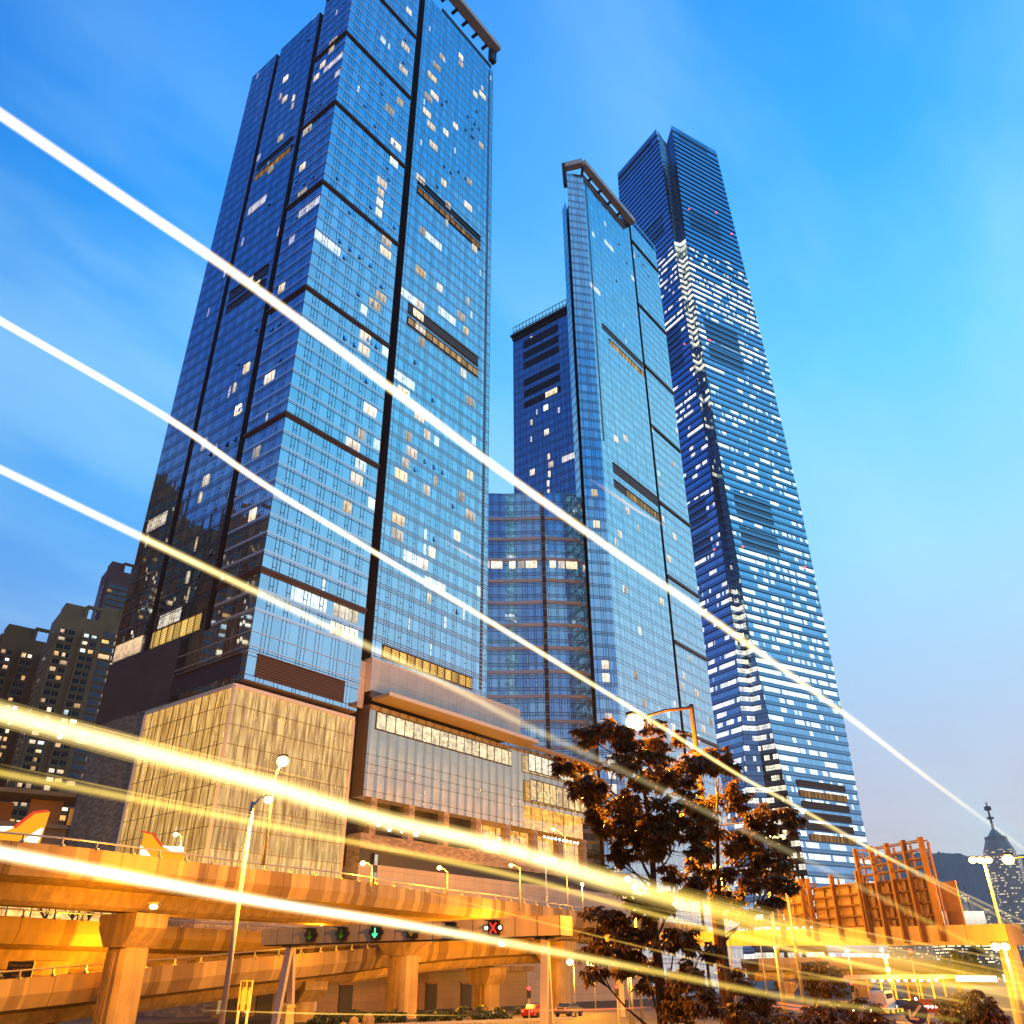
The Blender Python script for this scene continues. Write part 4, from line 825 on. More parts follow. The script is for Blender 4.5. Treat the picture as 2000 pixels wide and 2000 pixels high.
# ------------------------------------------------------------------ far side of the harbour (right edge)
def hill(name, D, pts, m, depth=500):
    b = MB(); P_ = [polar(a, D) for a, z in pts]
    R = random.Random(3); fine = []
    for (p, (a0, z0)), (q, (a1, z1)) in zip(zip(P_, pts), zip(P_[1:], pts[1:])):
        for k in range(12): t = k / 12; fine.append((p.lerp(q, t), z0 + (z1 - z0) * t + R.uniform(-5, 5)))
    fine.append((P_[-1], pts[-1][1]))
    for (p, z), (q, z2) in zip(fine, fine[1:]):
        dp, dq = p.normalized() * depth, q.normalized() * depth
        b.face([(p.x - dp.x*.8, p.y - dp.y*.8, 0), (q.x - dq.x*.8, q.y - dq.y*.8, 0), (q.x, q.y, z2), (p.x, p.y, z)]); b.face([(p.x, p.y, z), (q.x, q.y, z2), (q.x + dq.x, q.y + dq.y, 0), (p.x + dp.x, p.y + dp.y, 0)])
    return b.build(name, m)
far_hill = mat('far_hill', (.22, .18, .14), .95, var=.3, vs=.004)
tag(hill('hills', 3600, [(17, 330), (20, 370), (22.5, 398), (25, 402), (26.5, 392), (28, 340), (31, 310), (36, 290)], far_hill), None, None, kind='structure')
tag(hill('hills', 3300, [(16, 180), (21, 250), (24, 262), (27, 330), (29, 345), (32, 330), (37, 260)], far_hill), None, None, kind='structure')
def offices(name, col, seed, dens, st=1.6):
    m = bpy.data.materials.new(name); m.use_nodes = True; g = NG(m.node_tree)
    u, v = g.xyz(g.n('ShaderNodeTexCoord').outputs['UV'])[:2]
    a = g.m('FLOOR', g.m('DIVIDE', u, 3.4)); c = g.m('FLOOR', g.m('DIVIDE', v, 5.0)); r = g.white(g.vec(a, c, seed)); k = g.noise(g.vec(g.m('DIVIDE', u, 20), g.m('DIVIDE', v, 24), seed), 1, 2)
    on = g.m('GREATER_THAN', g.m('ADD', r[0], g.m('MULTIPLY', g.m('SUBTRACT', k, .5), .7)), 1 - dens)
    on = g.m('MULTIPLY', on, g.m('LESS_THAN', g.m('FRACT', g.m('DIVIDE', v, 5.0)), .45))
    d = g.n('ShaderNodeBsdfPrincipled'); g.put(d.inputs[0], col); d.inputs['Roughness'].default_value = .4
    g.out(g.adds(d.outputs[0], g.emis((1, .78, .42), g.m('MULTIPLY', on, st)))); m.cycles.emission_sampling = 'NONE'; return m
offm = [offices('far_offices', (.46, .37, .28), i, .20 + .05 * i, 1.0) for i in range(3)]
CT = thing('pointed_skyscraper', polar(28.6, 2150), 'hazy dark skyscraper with a stepped pointed top and spire across the harbour', 'skyscraper')
pc = polar(28.6, 2150)
def oct_(r, rot=22.5): return [Vector((pc.x + r * .66 * cos(rad(45 * i + rot)), pc.y + r * .66 * sin(rad(45 * i + rot)), 0)) for i in range(8)]
b = MB(); b.prism(oct_(56), 0, 222); b.prism(oct_(48), 222, 236); b.build('shaft', offm[1], CT)
b = MB(); o1, o2, o3 = oct_(46), oct_(33), oct_(24)
for i in range(8):
    j = (i + 1) % 8
    b.face([(*o1[i].xy, 236), (*o1[j].xy, 236), (*o2[j].xy, 256), (*o2[i].xy, 256)]); b.face([(*o3[i].xy, 264), (*o3[j].xy, 264), (pc.x, pc.y, 284)])
    b.wall(o2[i], o2[j], 256, 264)
b.build('pointed_roof', mat('far_roof', (.42, .34, .26), .6), CT)
b = MB(); b.tube([(pc.x, pc.y, 282), (pc.x, pc.y, 335)], [3.2, 1.4], 6); b.box((pc.x, pc.y, 322), (1,0,0), (0,1,0), (0,0,1), 5, 5, 4); b.box((pc.x, pc.y, 302), (1,0,0), (0,1,0), (0,0,1), 5, 5, 2); b.build('spire', M['steel_dark'], CT)
fr_ = random.Random(5)
lab = ['hazy slab tower', 'narrow hazy tower', 'broad hazy office block', 'stepped hazy tower', 'dim residential block']
for i in range(26):
    az = 20.5 + i * .62 + fr_.uniform(-.2, .2); D = fr_.uniform(1900, 2500); h = fr_.uniform(40, 125) * (1.25 if 25.5 < az < 28 else 1); wd = fr_.uniform(12, 26)
    p = polar(az, D); b = MB()
    poly = [p + Vector((x * wd, y * wd * .7, 0)) for x, y in ((-1, -1), (1, -1), (1, 1), (-1, 1))]
    b.prism(poly, 0, h); 
    if fr_.random() < .5: b.prism([p + (q - p) * .6 for q in poly], h, h + fr_.uniform(5, 18))
    tag(b.build('harbour_building', offm[i % 3]), 'dim hazy building with scattered lit windows on the far shore', 'building', 'hazy buildings across the harbour')
LB = thing('harbour_office', polar(25.5, 1850), 'far office block crowned by a glowing white box, right of the brown sign frame', 'office block')
p = polar(25.55, 1850)
b = MB(); b.prism([p + Vector((x * 40, y * 22, 0)) for x, y in ((-1, -1), (1, -1), (1, 1), (-1, 1))], 0, 84); b.build('shaft', offices('far_lit_floors', (.14, .12, .1), 9, .75, 1.8), LB)
b = MB(); b.prism([p + Vector((x * 42, y * 24, 0)) for x, y in ((-1, -1), (1, -1), (1, 1), (-1, 1))], 86, 106); b.build('glowing_crown', M['lit_white'], LB)
b = MB(); b.tube([p + Vector((30, 0, 106)), p + Vector((30, 0, 150))], .9, 5); b.build('mast', M['steel_dark'], LB)
# ------------------------------------------------------------------ viaducts
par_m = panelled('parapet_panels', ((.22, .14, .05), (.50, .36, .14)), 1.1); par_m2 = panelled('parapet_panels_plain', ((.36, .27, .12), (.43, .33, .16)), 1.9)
def smooth_path(pts, n=10):
    out = []
    for i in range(len(pts) - 1):
        p0, p1, p2, p3 = pts[max(i-1, 0)], pts[i], pts[i+1], pts[min(i+2, len(pts)-1)]
        for k in range(n):
            t = k / n; out.append(.5 * ((2*p1) + (p2-p0)*t + (2*p0-5*p1+4*p2-p3)*t*t + (3*p1-p0-3*p2+p3)*t*t*t))
    out.append(pts[-1]); return out
def viaduct(name, label, front, width, hp=1.9, depth=2.6, mat_p=None, rail=True, posts=2.6, group='elevated road viaducts'):
    """front: the top line of the parapet facing the camera; the deck runs away from the camera."""
    P_ = smooth_path([Vector(p) for p in front]); n = len(P_)
    root = thing(name, P_[n // 2], label, 'viaduct', group)
    N_ = []
    for i in range(n):
        d = P_[min(i+1, n-1)] - P_[max(i-1, 0)]; d.z = 0; d.normalize(); q = Vector((-d.y, d.x, 0))
        if q.y < 0: q = -q
        N_.append(q)
    U_ = [0]
    for i in range(1, n): U_.append(U_[-1] + (P_[i] - P_[i-1]).length)
    def sweep(mb, a, b_, mi=0, uvh=(0, 1)):     # a, b_: (offset away from the front, z below top)
        for i in range(n - 1):
            q = lambda i, s: P_[i] + N_[i] * s[0] - Vector((0, 0, s[1]))
            mb.face([q(i, a), q(i+1, a), q(i+1, b_), q(i, b_)], [(U_[i], uvh[0]), (U_[i+1], uvh[0]), (U_[i+1], uvh[1]), (U_[i], uvh[1])], mi)
    W = width
    b = MB(); k = hp * .55
    sweep(b, (.30, -.02), (0, 0)); sweep(b, (0, 0), (0, k)); sweep(b, (0, k), (.42, hp)); sweep(b, (.30, -.02), (.30, 1.0)); sweep(b, (.42, hp), (.75, hp))
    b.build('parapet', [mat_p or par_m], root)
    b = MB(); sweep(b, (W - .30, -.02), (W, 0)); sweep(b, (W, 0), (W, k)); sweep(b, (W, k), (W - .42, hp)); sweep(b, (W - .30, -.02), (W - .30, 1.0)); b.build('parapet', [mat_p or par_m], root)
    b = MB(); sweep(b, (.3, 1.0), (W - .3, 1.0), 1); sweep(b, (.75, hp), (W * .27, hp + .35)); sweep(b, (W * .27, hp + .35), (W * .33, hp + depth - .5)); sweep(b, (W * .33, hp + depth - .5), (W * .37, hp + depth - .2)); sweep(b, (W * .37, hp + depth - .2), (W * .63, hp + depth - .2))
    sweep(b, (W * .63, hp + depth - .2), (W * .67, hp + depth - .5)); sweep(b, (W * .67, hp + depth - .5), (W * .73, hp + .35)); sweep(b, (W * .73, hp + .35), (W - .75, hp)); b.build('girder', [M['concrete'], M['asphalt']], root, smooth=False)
    if rail:
        b = MB()
        b.tube([p + N_[i] * .2 + Vector((0, 0, .55)) for i, p in enumerate(P_)], .075, 6)
        acc = 0
        for i in range(1, n):
            if U_[i] >= acc: b.bar(P_[i] + N_[i] * .2, P_[i] + N_[i] * .2 + Vector((0, 0, .55)), .14); b.box(P_[i] + N_[i] * .1 + Vector((0, 0, .02)), (1,0,0), (0,1,0), (0,0,1), .18, .2, .07); acc = U_[i] + posts
        b.build('handrail', M['steel'], root)
    return root, P_, N_
UV = [(-52, 44), *[(x, y) for x, y in ((-42.0, 62.5), (-38.6, 66.3), (-34.6, 70.6), (-30.1, 77.9), (-24.8, 86.3), (-18.2, 95.1), (-10.4, 110.2), (-.3, 126.1), (9.3, 143.4), (22.7, 166.1), (40, 192))]]
upper = viaduct('viaduct', 'upper curving concrete viaduct with striped beige parapet, the highest road at the left', [(x, y, 13.3) for x, y in UV], 9.5, 2.3, 2.0)
lowp = []
for px, py, D in ((-160, 1778, 84), (0, 1788, 88), (150, 1797, 92), (260, 1803, 95.5), (365, 1811, 101), (500, 1818, 107.5), (640, 1826, 116), (760, 1832, 124)):
    lowp.append(at(px, py, D))
lower = viaduct('viaduct', 'middle concrete viaduct passing behind the nearest pillar, just under the upper road', lowp, 8.5, 2.05, 2.3)
rp = []
for px, py, D in ((-120, 1926, 84), (0, 1914, 86), (130, 1903, 88.5), (250, 1892, 91), (330, 1886, 93), (500, 1870, 99), (640, 1859, 107), (720, 1852, 114), (806, 1844, 124), (904, 1836, 133), (1000, 1832, 142), (1110, 1829, 153)):
    rp.append(at(px, py, D))
ramp_v = viaduct('ramp_viaduct', 'lowest concrete ramp climbing from the left behind the sign gantry legs', rp, 7.5, 2.25, 1.6)
ov = [at(px, py, D) for px, py, D in ((1480, 1872, 215), (1600, 1869, 222), (1720, 1870, 232), (1830, 1875, 245), (1960, 1885, 265))]
far_v = viaduct('viaduct', 'distant sunlit-looking yellow flyover behind the bus terminus at the right', ov, 9, 2.4, 2.2, par_m2, rail=False)
far_v[0]['label'] = 'distant yellow-lit flyover behind the bus terminus canopy at the right'
ov2 = [at(px, py, D) for px, py, D in ((1080, 1765, 150), (1180, 1783, 158), (1300, 1797, 170), (1420, 1806, 185), (1560, 1818, 205))]

# T-headed pillars
def pillar(label, c, z1, cap_w, sw, cap_h=2.6, az=0.0):
    r = thing('viaduct_pillar', Vector((c.x, c.y, 0)), label, 'pillar', 'pillars carrying the viaducts')
    a = azdir(90 + az); n = azdir(az)
    P = lambda x, y, z: Vector((c.x, c.y, z)) + a * x + n * y
    hw, hs, dp = cap_w / 2, sw / 2, sw * .62
    zb = z1 - cap_h; zt = z1 - cap_h * .42
    b = MB()
    prof = [(-hw, z1), (-hw, zt), (-hs * 1.02, zb), (hs * 1.02, zb), (hw, zt), (hw, z1)]
    for y in (-dp * 1.15, dp * 1.15): b.face([P(x, y, z) for x, z in (prof if y > 0 else reversed(prof))])
    for i in range(6):
        (x0, z0), (x1, z2) = prof[i], prof[(i + 1) % 6]; b.face([P(x0, -dp*1.15, z0), P(x1, -dp*1.15, z2), P(x1, dp*1.15, z2), P(x0, dp*1.15, z0)])
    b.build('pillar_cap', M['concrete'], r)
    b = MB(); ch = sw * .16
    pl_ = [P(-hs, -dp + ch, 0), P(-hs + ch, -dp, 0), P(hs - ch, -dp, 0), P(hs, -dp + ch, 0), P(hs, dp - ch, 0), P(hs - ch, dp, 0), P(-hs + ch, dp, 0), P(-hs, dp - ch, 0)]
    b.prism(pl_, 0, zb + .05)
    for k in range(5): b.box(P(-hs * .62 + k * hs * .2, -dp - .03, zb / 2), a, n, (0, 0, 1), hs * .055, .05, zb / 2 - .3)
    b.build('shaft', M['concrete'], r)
    b = MB(); b.box(P(-hs * .5, 0, z1 + .12), a, n, (0, 0, 1), .5, .5, .12); b.box(P(hs * .5, 0, z1 + .12), a, n, (0, 0, 1), .5, .5, .12); b.build('bearing', M['steel_dark'], r)
    return r
def along(V, px, off):
    best = min(range(len(V[1])), key=lambda i: abs(math.atan2(V[1][i].x, V[1][i].y) - math.atan2(*ray(px, 1850).xy)))
    return V[1][best] + V[2][best] * off
pillar('nearest yellow-lit pillar with a broad T head, under the upper viaduct at left', along(upper, 316, 4.4), 9.1, 4.7, 2.35, az=30)
pillar('yellow-lit pillar behind the middle of the lane-signal gantry', along(upper, 858, 4.6), 9.1, 5.6, 2.7, az=30)
pillar('pale fluted pillar just behind the right gantry legs', along(upper, 1132, 4.6), 9.1, 5.5, 3.2, az=30)
pillar('short pillar between the middle viaduct and the ramp at far left', along(lower, 132, 4.2), 5.6, 4.6, 2.4, az=35)
pillar('small square pillar under the ramp left of the yellow pillar', along(ramp_v, 650, 3.7), 3.9, 4.4, 2.3, 2.0, az=35)
pillar('dim pillar under the upper road right of the second yellow pillar', along(ramp_v, 985, 4.0), 5.5, 4.4, 3.0, 2.2, az=35)
for i, px in enumerate((1540, 1690, 1800)): pillar(('far slim pillar under the yellow flyover at its left end', 'far slim pillar under the middle of the yellow flyover', 'far slim pillar under the right end of the yellow flyover')[i], along(far_v, px, 4.5), max(2, along(far_v, px, 0).z - 4.7), 4.5, 2.4, 2.0)

# ground-level buildings under the ramp
GB = thing('street_level_building', polar(-9, 140), 'brown street-level wall with dark doors and a light canopy strip under the ramp', 'building')
ga = (at(1030, 1900, 166) - at(425, 1900, 124)); ga.z = 0; gl_ = ga.length; ga.normalize(); gn = Vector((ga.y, -ga.x, 0)); g0 = at(425, 1900, 124); g0.z = 0
def PG(s, o, z): return g0 + ga * s + gn * o + Vector((0, 0, z))
b = MB(); b.wall(PG(0, 0, 0), PG(gl_, 0, 0), 0, 5.2, 0, 0); b.wall(PG(gl_, 0, 0), PG(gl_, -20, 0), 0, 5.2, 0, 0); b.build('wall', tiled('brown_wall_panels', (.20, .12, .075), 3.4, 1.2, .04, .35), GB)
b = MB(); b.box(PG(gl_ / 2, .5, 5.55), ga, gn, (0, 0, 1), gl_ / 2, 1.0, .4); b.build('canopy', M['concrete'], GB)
for s in (3, 7.5, 13, 21, 30, 38, 46):
    b = MB(); b.box(PG(s, .06, 1.7), ga, gn, (0, 0, 1), 1.2, .08, 1.7); b.box(PG(s, .12, 3.5), ga, gn, (0, 0, 1), 1.35, .08, .12, 1); b.build('door', [M['black'], M['brown_hi']], GB)
for s in (1, 5, 10, 15.5): 
    b = MB(); b.box(PG(s, .1, 2.6), ga, gn, (0, 0, 1), .35, .1, 2.2); b.build('lit_column', M['lit_gold'], GB)
CW = thing('corrugated_wall', at(40, 1985, 90), 'ribbed concrete wall under the ramp at the lower left corner', 'wall')
b = MB(); p0 = at(-60, 1985, 92); p1 = at(118, 1985, 97); p0.z = p1.z = 0; d = (p1 - p0); L_ = d.length; d.normalize(); nn = Vector((d.y, -d.x, 0))
k = int(L_ / .42)
for i in range(k): b.prism([p0 + d * (i * .42), p0 + d * (i * .42 + .1) + nn * .14, p0 + d * (i * .42 + .26) + nn * .14, p0 + d * (i * .42 + .36)], 0, 2.6)
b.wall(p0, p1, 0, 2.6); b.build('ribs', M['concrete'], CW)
# long louvered facade behind the middle viaduct, with the dark parking board
b = MB(); q0 = at(-80, 1890, 118); q1 = at(120, 1890, 122); q0.z = q1.z = 0
b.wall(q0, q1, 0, 7.5, 0, 0); dd = (q1 - q0).normalized()
for z in (4.6, 5.8, 6.9): b.bar(q0 + Vector((0, -.2, z)), q1 + Vector((0, -.2, z)), .3, .28, 1)
tag(b.build('car_park_facade', [M['steel_dark'], M['yellow']]), 'dark open car park front with pale horizontal rails at far left', 'facade')
def text(s, size, p, rot, m, parent=None, ext=.01, name='lettering', sx=1.0):
    c = bpy.data.curves.new(name, 'FONT'); c.body = s; c.size = size; c.extrude = ext; c.align_x = 'CENTER'; c.align_y = 'CENTER'
    o = bpy.data.objects.new(name, c); COL.objects.link(o)
    dg = bpy.context.evaluated_depsgraph_get(); me = bpy.data.meshes.new_from_object(o.evaluated_get(dg)); bpy.data.objects.remove(o)
    me.materials.clear(); me.materials.append(m); o = bpy.data.objects.new(name, me); COL.objects.link(o); o.location = p; o.rotation_euler = rot; o.scale.x = sx
    if parent: 
        bpy.context.view_layer.update(); attach(o, parent)
    return o
PB = thing('parking_board', at(38, 1900, 110), 'small black electronic parking board with faint amber text on the ramp rail', 'sign')
c = at(38, 1895, 89.0); fa_ = azdir(-25); tx = azdir(65)
b = MB(); b.box(c, tx, fa_, (0, 0, 1), .95, .12, .66, 0); b.build('board', M['black'], PB)
b = MB(); b.bar(c + tx * .95 + Vector((0, 0, .7)), c + tx * .95 - Vector((0, 0, .9)), .16); b.build('post', M['yellow'], PB)
dimamb = emit('dim_amber_text', (.9, .22, .02), .35)
for s_, z in (('Motor car park', .36), ('0 2 0 0', 0), ('Free Bay', -.38)): text(s_, .26 if z else .36, c - fa_ * .14 + Vector((0, 0, z)), (rad(90), 0, rad(25)), dimamb, PB)

# ------------------------------------------------------------------ lane-signal gantry
GL, GRt = Vector((-17.4, 67.8, 0)), Vector((2.6, 55.2, 0)); gd = (GRt - GL).normalized(); gnn = Vector((gd.y, -gd.x, 0)); Lg = (GRt - GL).length
if gnn.y > 0: gnn = -gnn
GAN = thing('signal_gantry', (GL + GRt) / 2, 'beige overhead gantry beam carrying six lane signals on splayed legs', 'gantry')
b = MB(); b.box((GL + GRt) / 2 + Vector((0, 0, 6.74)), gd, gnn, (0, 0, 1), Lg / 2 + .6, .75, .52); 
b.build('beam', panelled('gantry_panels', ((.74, .53, .20), (.78, .56, .23)), 30., .55, 1.55), GAN)
b = MB(); b.box((GL + GRt) / 2 + Vector((0, 0, 6.19)), gd, gnn, (0, 0, 1), Lg / 2 + .5, .55, .03); b.build('beam_underside', M['steel_dark'], GAN)
def leg(top, foot):
    b = MB(); b.bar(top, foot, .42, .42); return b.build('leg', mat_leg, GAN)
mat_leg = mat('leg_steel', (.44, .36, .26), .55, .1)
for c, sgn in ((GL + gd * 1.7, 1), (GRt - gd * .9, 1)):
    t = c + Vector((0, 0, 6.2)); leg(t - gd * .12 - gnn * .2, Vector((c.x, c.y, 0)) - gd * .55 - gnn * 1.4); leg(t + gd * .12 + gnn * .2, Vector((c.x, c.y, 0)) + gd * .55 + gnn * 1.4)
    b = MB(); b.box(t, gd, gnn, (0, 0, 1), .5, .4, .14); b.build('leg_bracket', M['steel_dark'], GAN)
def pix_on_beam(px):
    r = ray(px, 1830); n = gnn; p = GL + gnn * .8; t = n.dot(p) / n.dot(Vector((r.x, r.y, 0))); return Vector((r.x * t, r.y * t, 0))
for i, (px, kind) in enumerate(((609, 'dim'), (670, 'dim'), (736, 'green'), (807, 'amber'), (882, 'dark'), (967, 'red'))):
    c = pix_on_beam(px) + Vector((0, 0, 6.72))
    S = thing('lane_signal', c, {0: 'first lane signal from the left on the gantry, dim green arrow', 1: 'second lane signal from the left on the gantry, dim green arrow', 2: 'lane signal with the bright green down arrow', 3: 'lane signal with the faint amber arrow', 4: 'unlit dark lane signal left of the red cross', 5: 'lane signal with a red cross and two white lamps'}[i], 'lane signal', 'lane signals on the gantry')
    b = MB(); b.box(c + gnn * .1, gd, gnn, (0, 0, 1), .37, .12, .40); b.box(c + gnn * .1 + Vector((0, 0, .02)), gd, gnn, (0, 0, 1), .56, .10, .12); b.box(c + gnn * .34 + Vector((0, 0, .40)), gd, gnn, (0, 0, 1), .39, .25, .025); b.build('housing', M['black'], S)
    f = c + gnn * .24
    b = MB()
    if kind == 'red': b.bar(f - gd * .22 + Vector((0, 0, .28)), f + gd * .22 - Vector((0, 0, .28)), .07, .05, 0, gnn); b.bar(f + gd * .22 + Vector((0, 0, .28)), f - gd * .22 - Vector((0, 0, .28)), .07, .05, 0, gnn)
    else:
        b.bar(f + Vector((0, 0, .27)), f - Vector((0, 0, .25)), .06, .05, 0, gnn)
        for s_ in (-1, 1): b.bar(f - Vector((0, 0, .28)), f + gd * .2 * s_ - Vector((0, 0, .06)), .06, .05, 0, gnn)
    if kind != 'dark': b.build('arrow' if kind != 'red' else 'cross', {'dim': M['dimgreen'], 'green': M['green'], 'amber': M['amber'], 'red': M['redx']}[kind], S)
    if kind == 'red':
        for s_ in (-1, 1): b = MB(); b.ball(c + gd * .5 * s_ + gnn * .24, .09, 8, 6); b.build('lamp', M['lamp_w'], S)
# white lane-diagram board and cabinet beside the left gantry legs
LD_ = thing('lane_diagram_board', at(478, 1990, 40), 'yellow-lit board with a lane diagram on two white posts, left of the gantry legs', 'sign')
c = at(479, 1944, 47); tx = (gd * .75 + Vector((.66, 0, 0)) * .25).normalized(); fx = Vector((tx.y, -tx.x, 0)); fx = fx if fx.y < 0 else -fx
b = MB(); b.box(c, tx, fx, (0, 0, 1), .37, .03, .62); b.build('panel', M['yellow'], LD_)
b = MB()
for s_ in (-.22, .16):
    b.box(c + tx * s_ + fx * .04 - Vector((0, 0, .05)), tx, fx, (0, 0, 1), .012, .012, .36); b.box(c + tx * s_ + fx * .04 - Vector((0, 0, .48)), tx, fx, (0, 0, 1), .05, .012, .11)
    b.box(c + tx * s_ + fx * .04 + Vector((0, 0, .45)), tx, fx, (0, 0, 1), .055, .012, .13); b.box(c + tx * s_ + fx * .045 + Vector((0, 0, .26)), tx, fx, (0, 0, 1), .045, .012, .03)
for k in range(4):
    for q in (-.12, .22): b.box(c + tx * (q + k * .035) + fx * .04 + Vector((0, 0, .45)), tx, fx, (0, 0, 1), .007, .012, .12)
b.build('diagram', M['rust'], LD_)
b = MB(); b.bar(c + tx * -.28 - Vector((0, 0, .6)), c + tx * -.28 - Vector((0, 0, 2.9)), .09); b.bar(c + tx * .28 - Vector((0, 0, .6)), c + tx * .28 - Vector((0, 0, 2.9)), .09); b.build('post', M['white'], LD_)
CB = thing('control_cabinet', at(566, 1995, 60), 'pale metal control cabinet between the left gantry legs', 'cabinet')
c = GL + gd * 1.75 - gnn * .1; b = MB(); b.box(c + Vector((0, 0, 1.15)), gd, gnn, (0, 0, 1), .45, .35, 1.15); b.build('body', M['yellow'], CB); b = MB(); b.box(c + Vector((0, 0, 2.42)), gd, gnn, (0, 0, 1), .5, .4, .12); b.box(c + gnn * .37 + Vector((0, 0, 1.6)), gd, gnn, (0, 0, 1), .04, .02, .05, 1); b.build('lid', [M['yellow'], M['black']], CB)

# ------------------------------------------------------------------ second, long sign gantry with brown steel sign backs (right)
S2a, S2b = at(1190, 1830, 118), at(1985, 1832, 72); S2a.z = S2b.z = 0; s2d = (S2b - S2a).normalized(); s2n = Vector((s2d.y, -s2d.x, 0)); s2n = s2n if s2n.y < 0 else -s2n; L2_ = (S2b - S2a).length
SG = thing('sign_gantry', (S2a + S2b) / 2, 'long concrete-coloured sign gantry at right with brown steel sign backs standing on it', 'gantry')
def beamz(px, D): return 0
zb0 = 4 + 118 * tanel(1190, 1846); zb1 = 4 + 72 * tanel(1985, 1846)
b = MB(); c0, c1 = S2a + Vector((0, 0, zb0 + .55)), S2b + Vector((0, 0, zb1 + .65)); b.bar(c0, c1, 1.5, 1.3); b.build('beam', panelled('gantry_panels_long', ((.48, .36, .17), (.52, .40, .2)), 30., .6, 5.5), SG)
for q, zz in ((.035, zb0), (.985, zb1)):
    c = S2a.lerp(S2b, q)
    for s_ in (-1, 1):
        b = MB(); b.bar(Vector((c.x, c.y, zz)) + s2d * .3 * s_, Vector((c.x, c.y, 0)) + s2d * (.9 * s_) + s2n * .3 * s_, .5); b.build('leg', mat_leg, SG)
def beam_at(px, py=1820, off=0.0):
    r = ray(px, py); p = S2a + s2n * off; t = s2n.dot(p) / s2n.dot(Vector((r.x, r.y, 0))); return Vector((r.x * t, r.y * t, 4 + r.z * t))
def signback(px0, px1, ytop, ymid, ybot, ncol, nrow):
    """sheet from ybot to ymid, bare steel frame above it up to ytop"""
    xm = (px0 + px1) / 2
    P0, P1_ = beam_at(px0, ybot, .9), beam_at(px1, ybot, .9)
    zb, zm, zt = (beam_at(xm, y, .9).z for y in (ybot, ymid, ytop))
    d = P1_ - P0; d.z = 0; W = d.length; d.normalize()
    b = MB(); c = P0 + d * W / 2; b.box(Vector((c.x, c.y, (zb + zm) / 2)) - s2n * .45, d, s2n, (0, 0, 1), W / 2, .04, (zm - zb) / 2); b.build('sign_sheet', M['rust_sheet'], SG)
    for i in range(ncol + 1):
        b = MB(); p = P0 + d * W * i / ncol; b.bar(Vector((p.x, p.y, zb - .9)), Vector((p.x, p.y, zt)), .34, .34)
        if zt - zm > .7: b.bar(Vector((p.x, p.y, zb)) - s2n * .7, Vector((p.x, p.y, zt - .3)) - s2n * .7, .14)
        b.build('sign_post', M['rust'], SG)
    b = MB()
    for k in range(nrow + 1):
        z = zb + (zm - zb) * k / nrow; b.bar(Vector((P0.x, P0.y, z)) - s2n * .25, Vector((P1_.x, P1_.y, z)) - s2n * .25, .13)
    if zt - zm > 1.0:
        for k in range(1, 5):
            z = zm + (zt - zm - .2) * k / 4; 
            for o in (.1, -.7): b.bar(Vector((P0.x, P0.y, z)) + s2n * o, Vector((P1_.x, P1_.y, z)) + s2n * o, .09)
    for i in range(ncol): p = P0 + d * W * (i + .5) / ncol - s2n * .3; b.bar(Vector((p.x, p.y, zb)), Vector((p.x, p.y, zm)), .10)
    b.build('sign_frame', M['rust'], SG)
signback(1527, 1577, 1718, 1722, 1808, 1, 4); signback(1592, 1694, 1706, 1728, 1812, 2, 4); signback(1700, 1838, 1640, 1716, 1816, 4, 4)
b = MB(); P_ = beam_at(1848, 1812, .3); zt = beam_at(1848, 1718, .3).z; b.box(Vector((P_.x, P_.y, (P_.z + zt) / 2)) - s2n * 1.2, s2d, s2n, (0, 0, 1), .75, .05, (zt - P_.z) / 2); b.build('sign_sheet', M['rust_sheet'], SG)
# ------------------------------------------------------------------ street lamps
NL = 0
def lamp_light(p, power, parent, col=SODIUM, r=.25, down=False):
    global NL; NL += 1
    l = bpy.data.lights.new('sodium_light', 'SPOT' if down else 'POINT'); l.energy = power; l.color = col; l.shadow_soft_size = r
    if down: l.spot_size = rad(160); l.spot_blend = .3
    o = bpy.data.objects.new('sodium_light', l); COL.objects.link(o); o.location = p; attach(o, parent); return o
def street_lamp(label, head, pole_top, zbase, power, r=.10, heads=1, hr=.28, m_pole=None, lit=None, drop=.35, down=False, col=None):
    head, pole_top = Vector(head), Vector(pole_top)
    L_ = thing('street_lamp', Vector((pole_top.x, pole_top.y, zbase)), label, 'street lamp', 'lit street lamps')
    b = MB(); b.tube([(pole_top.x, pole_top.y, zbase), (pole_top.x, pole_top.y, zbase + (pole_top.z - zbase) * .5), pole_top], [r * 1.3, r, r * .75], 8); b.build('pole', m_pole or M['steel'], L_, smooth=True)
    if (head - pole_top).length > .3:
        b = MB(); md = (head + pole_top) / 2 + Vector((0, 0, .12)); b.tube([pole_top - Vector((0, 0, .15)), md, head + Vector((0, 0, .12))], [r * .6, r * .5, r * .45], 6); b.build('arm', m_pole or M['steel'], L_)
    hd = (head - pole_top); hd.z = 0
    hd = hd.normalized() if hd.length > .05 else Vector((1, 0, 0))
    for k in range(heads):
        c = head if heads == 1 else head + Vector((1, 0, 0)) * (hr * 2.2) * (k - (heads - 1) / 2)
        b = MB(); b.ball(c, hr, 10, 6, 0, .85); b.build('lamp_bulb', lit or M['lamp'], L_, smooth=True)
        b = MB(); b.box(c + Vector((0, 0, hr * .9)), hd, Vector((-hd.y, hd.x, 0)), (0, 0, 1), hr * .8, hr * .5, hr * .14); b.build('lamp_housing', M['steel_dark'], L_)
    if power: lamp_light(head - Vector((0, 0, hr * .55 + drop)), power, L_, col or SODIUM, down=down)
    return L_
P3 = 1000.0
h1 = at(1240, 1411, 39.0); p1 = at(1350, 1376, 42.0)
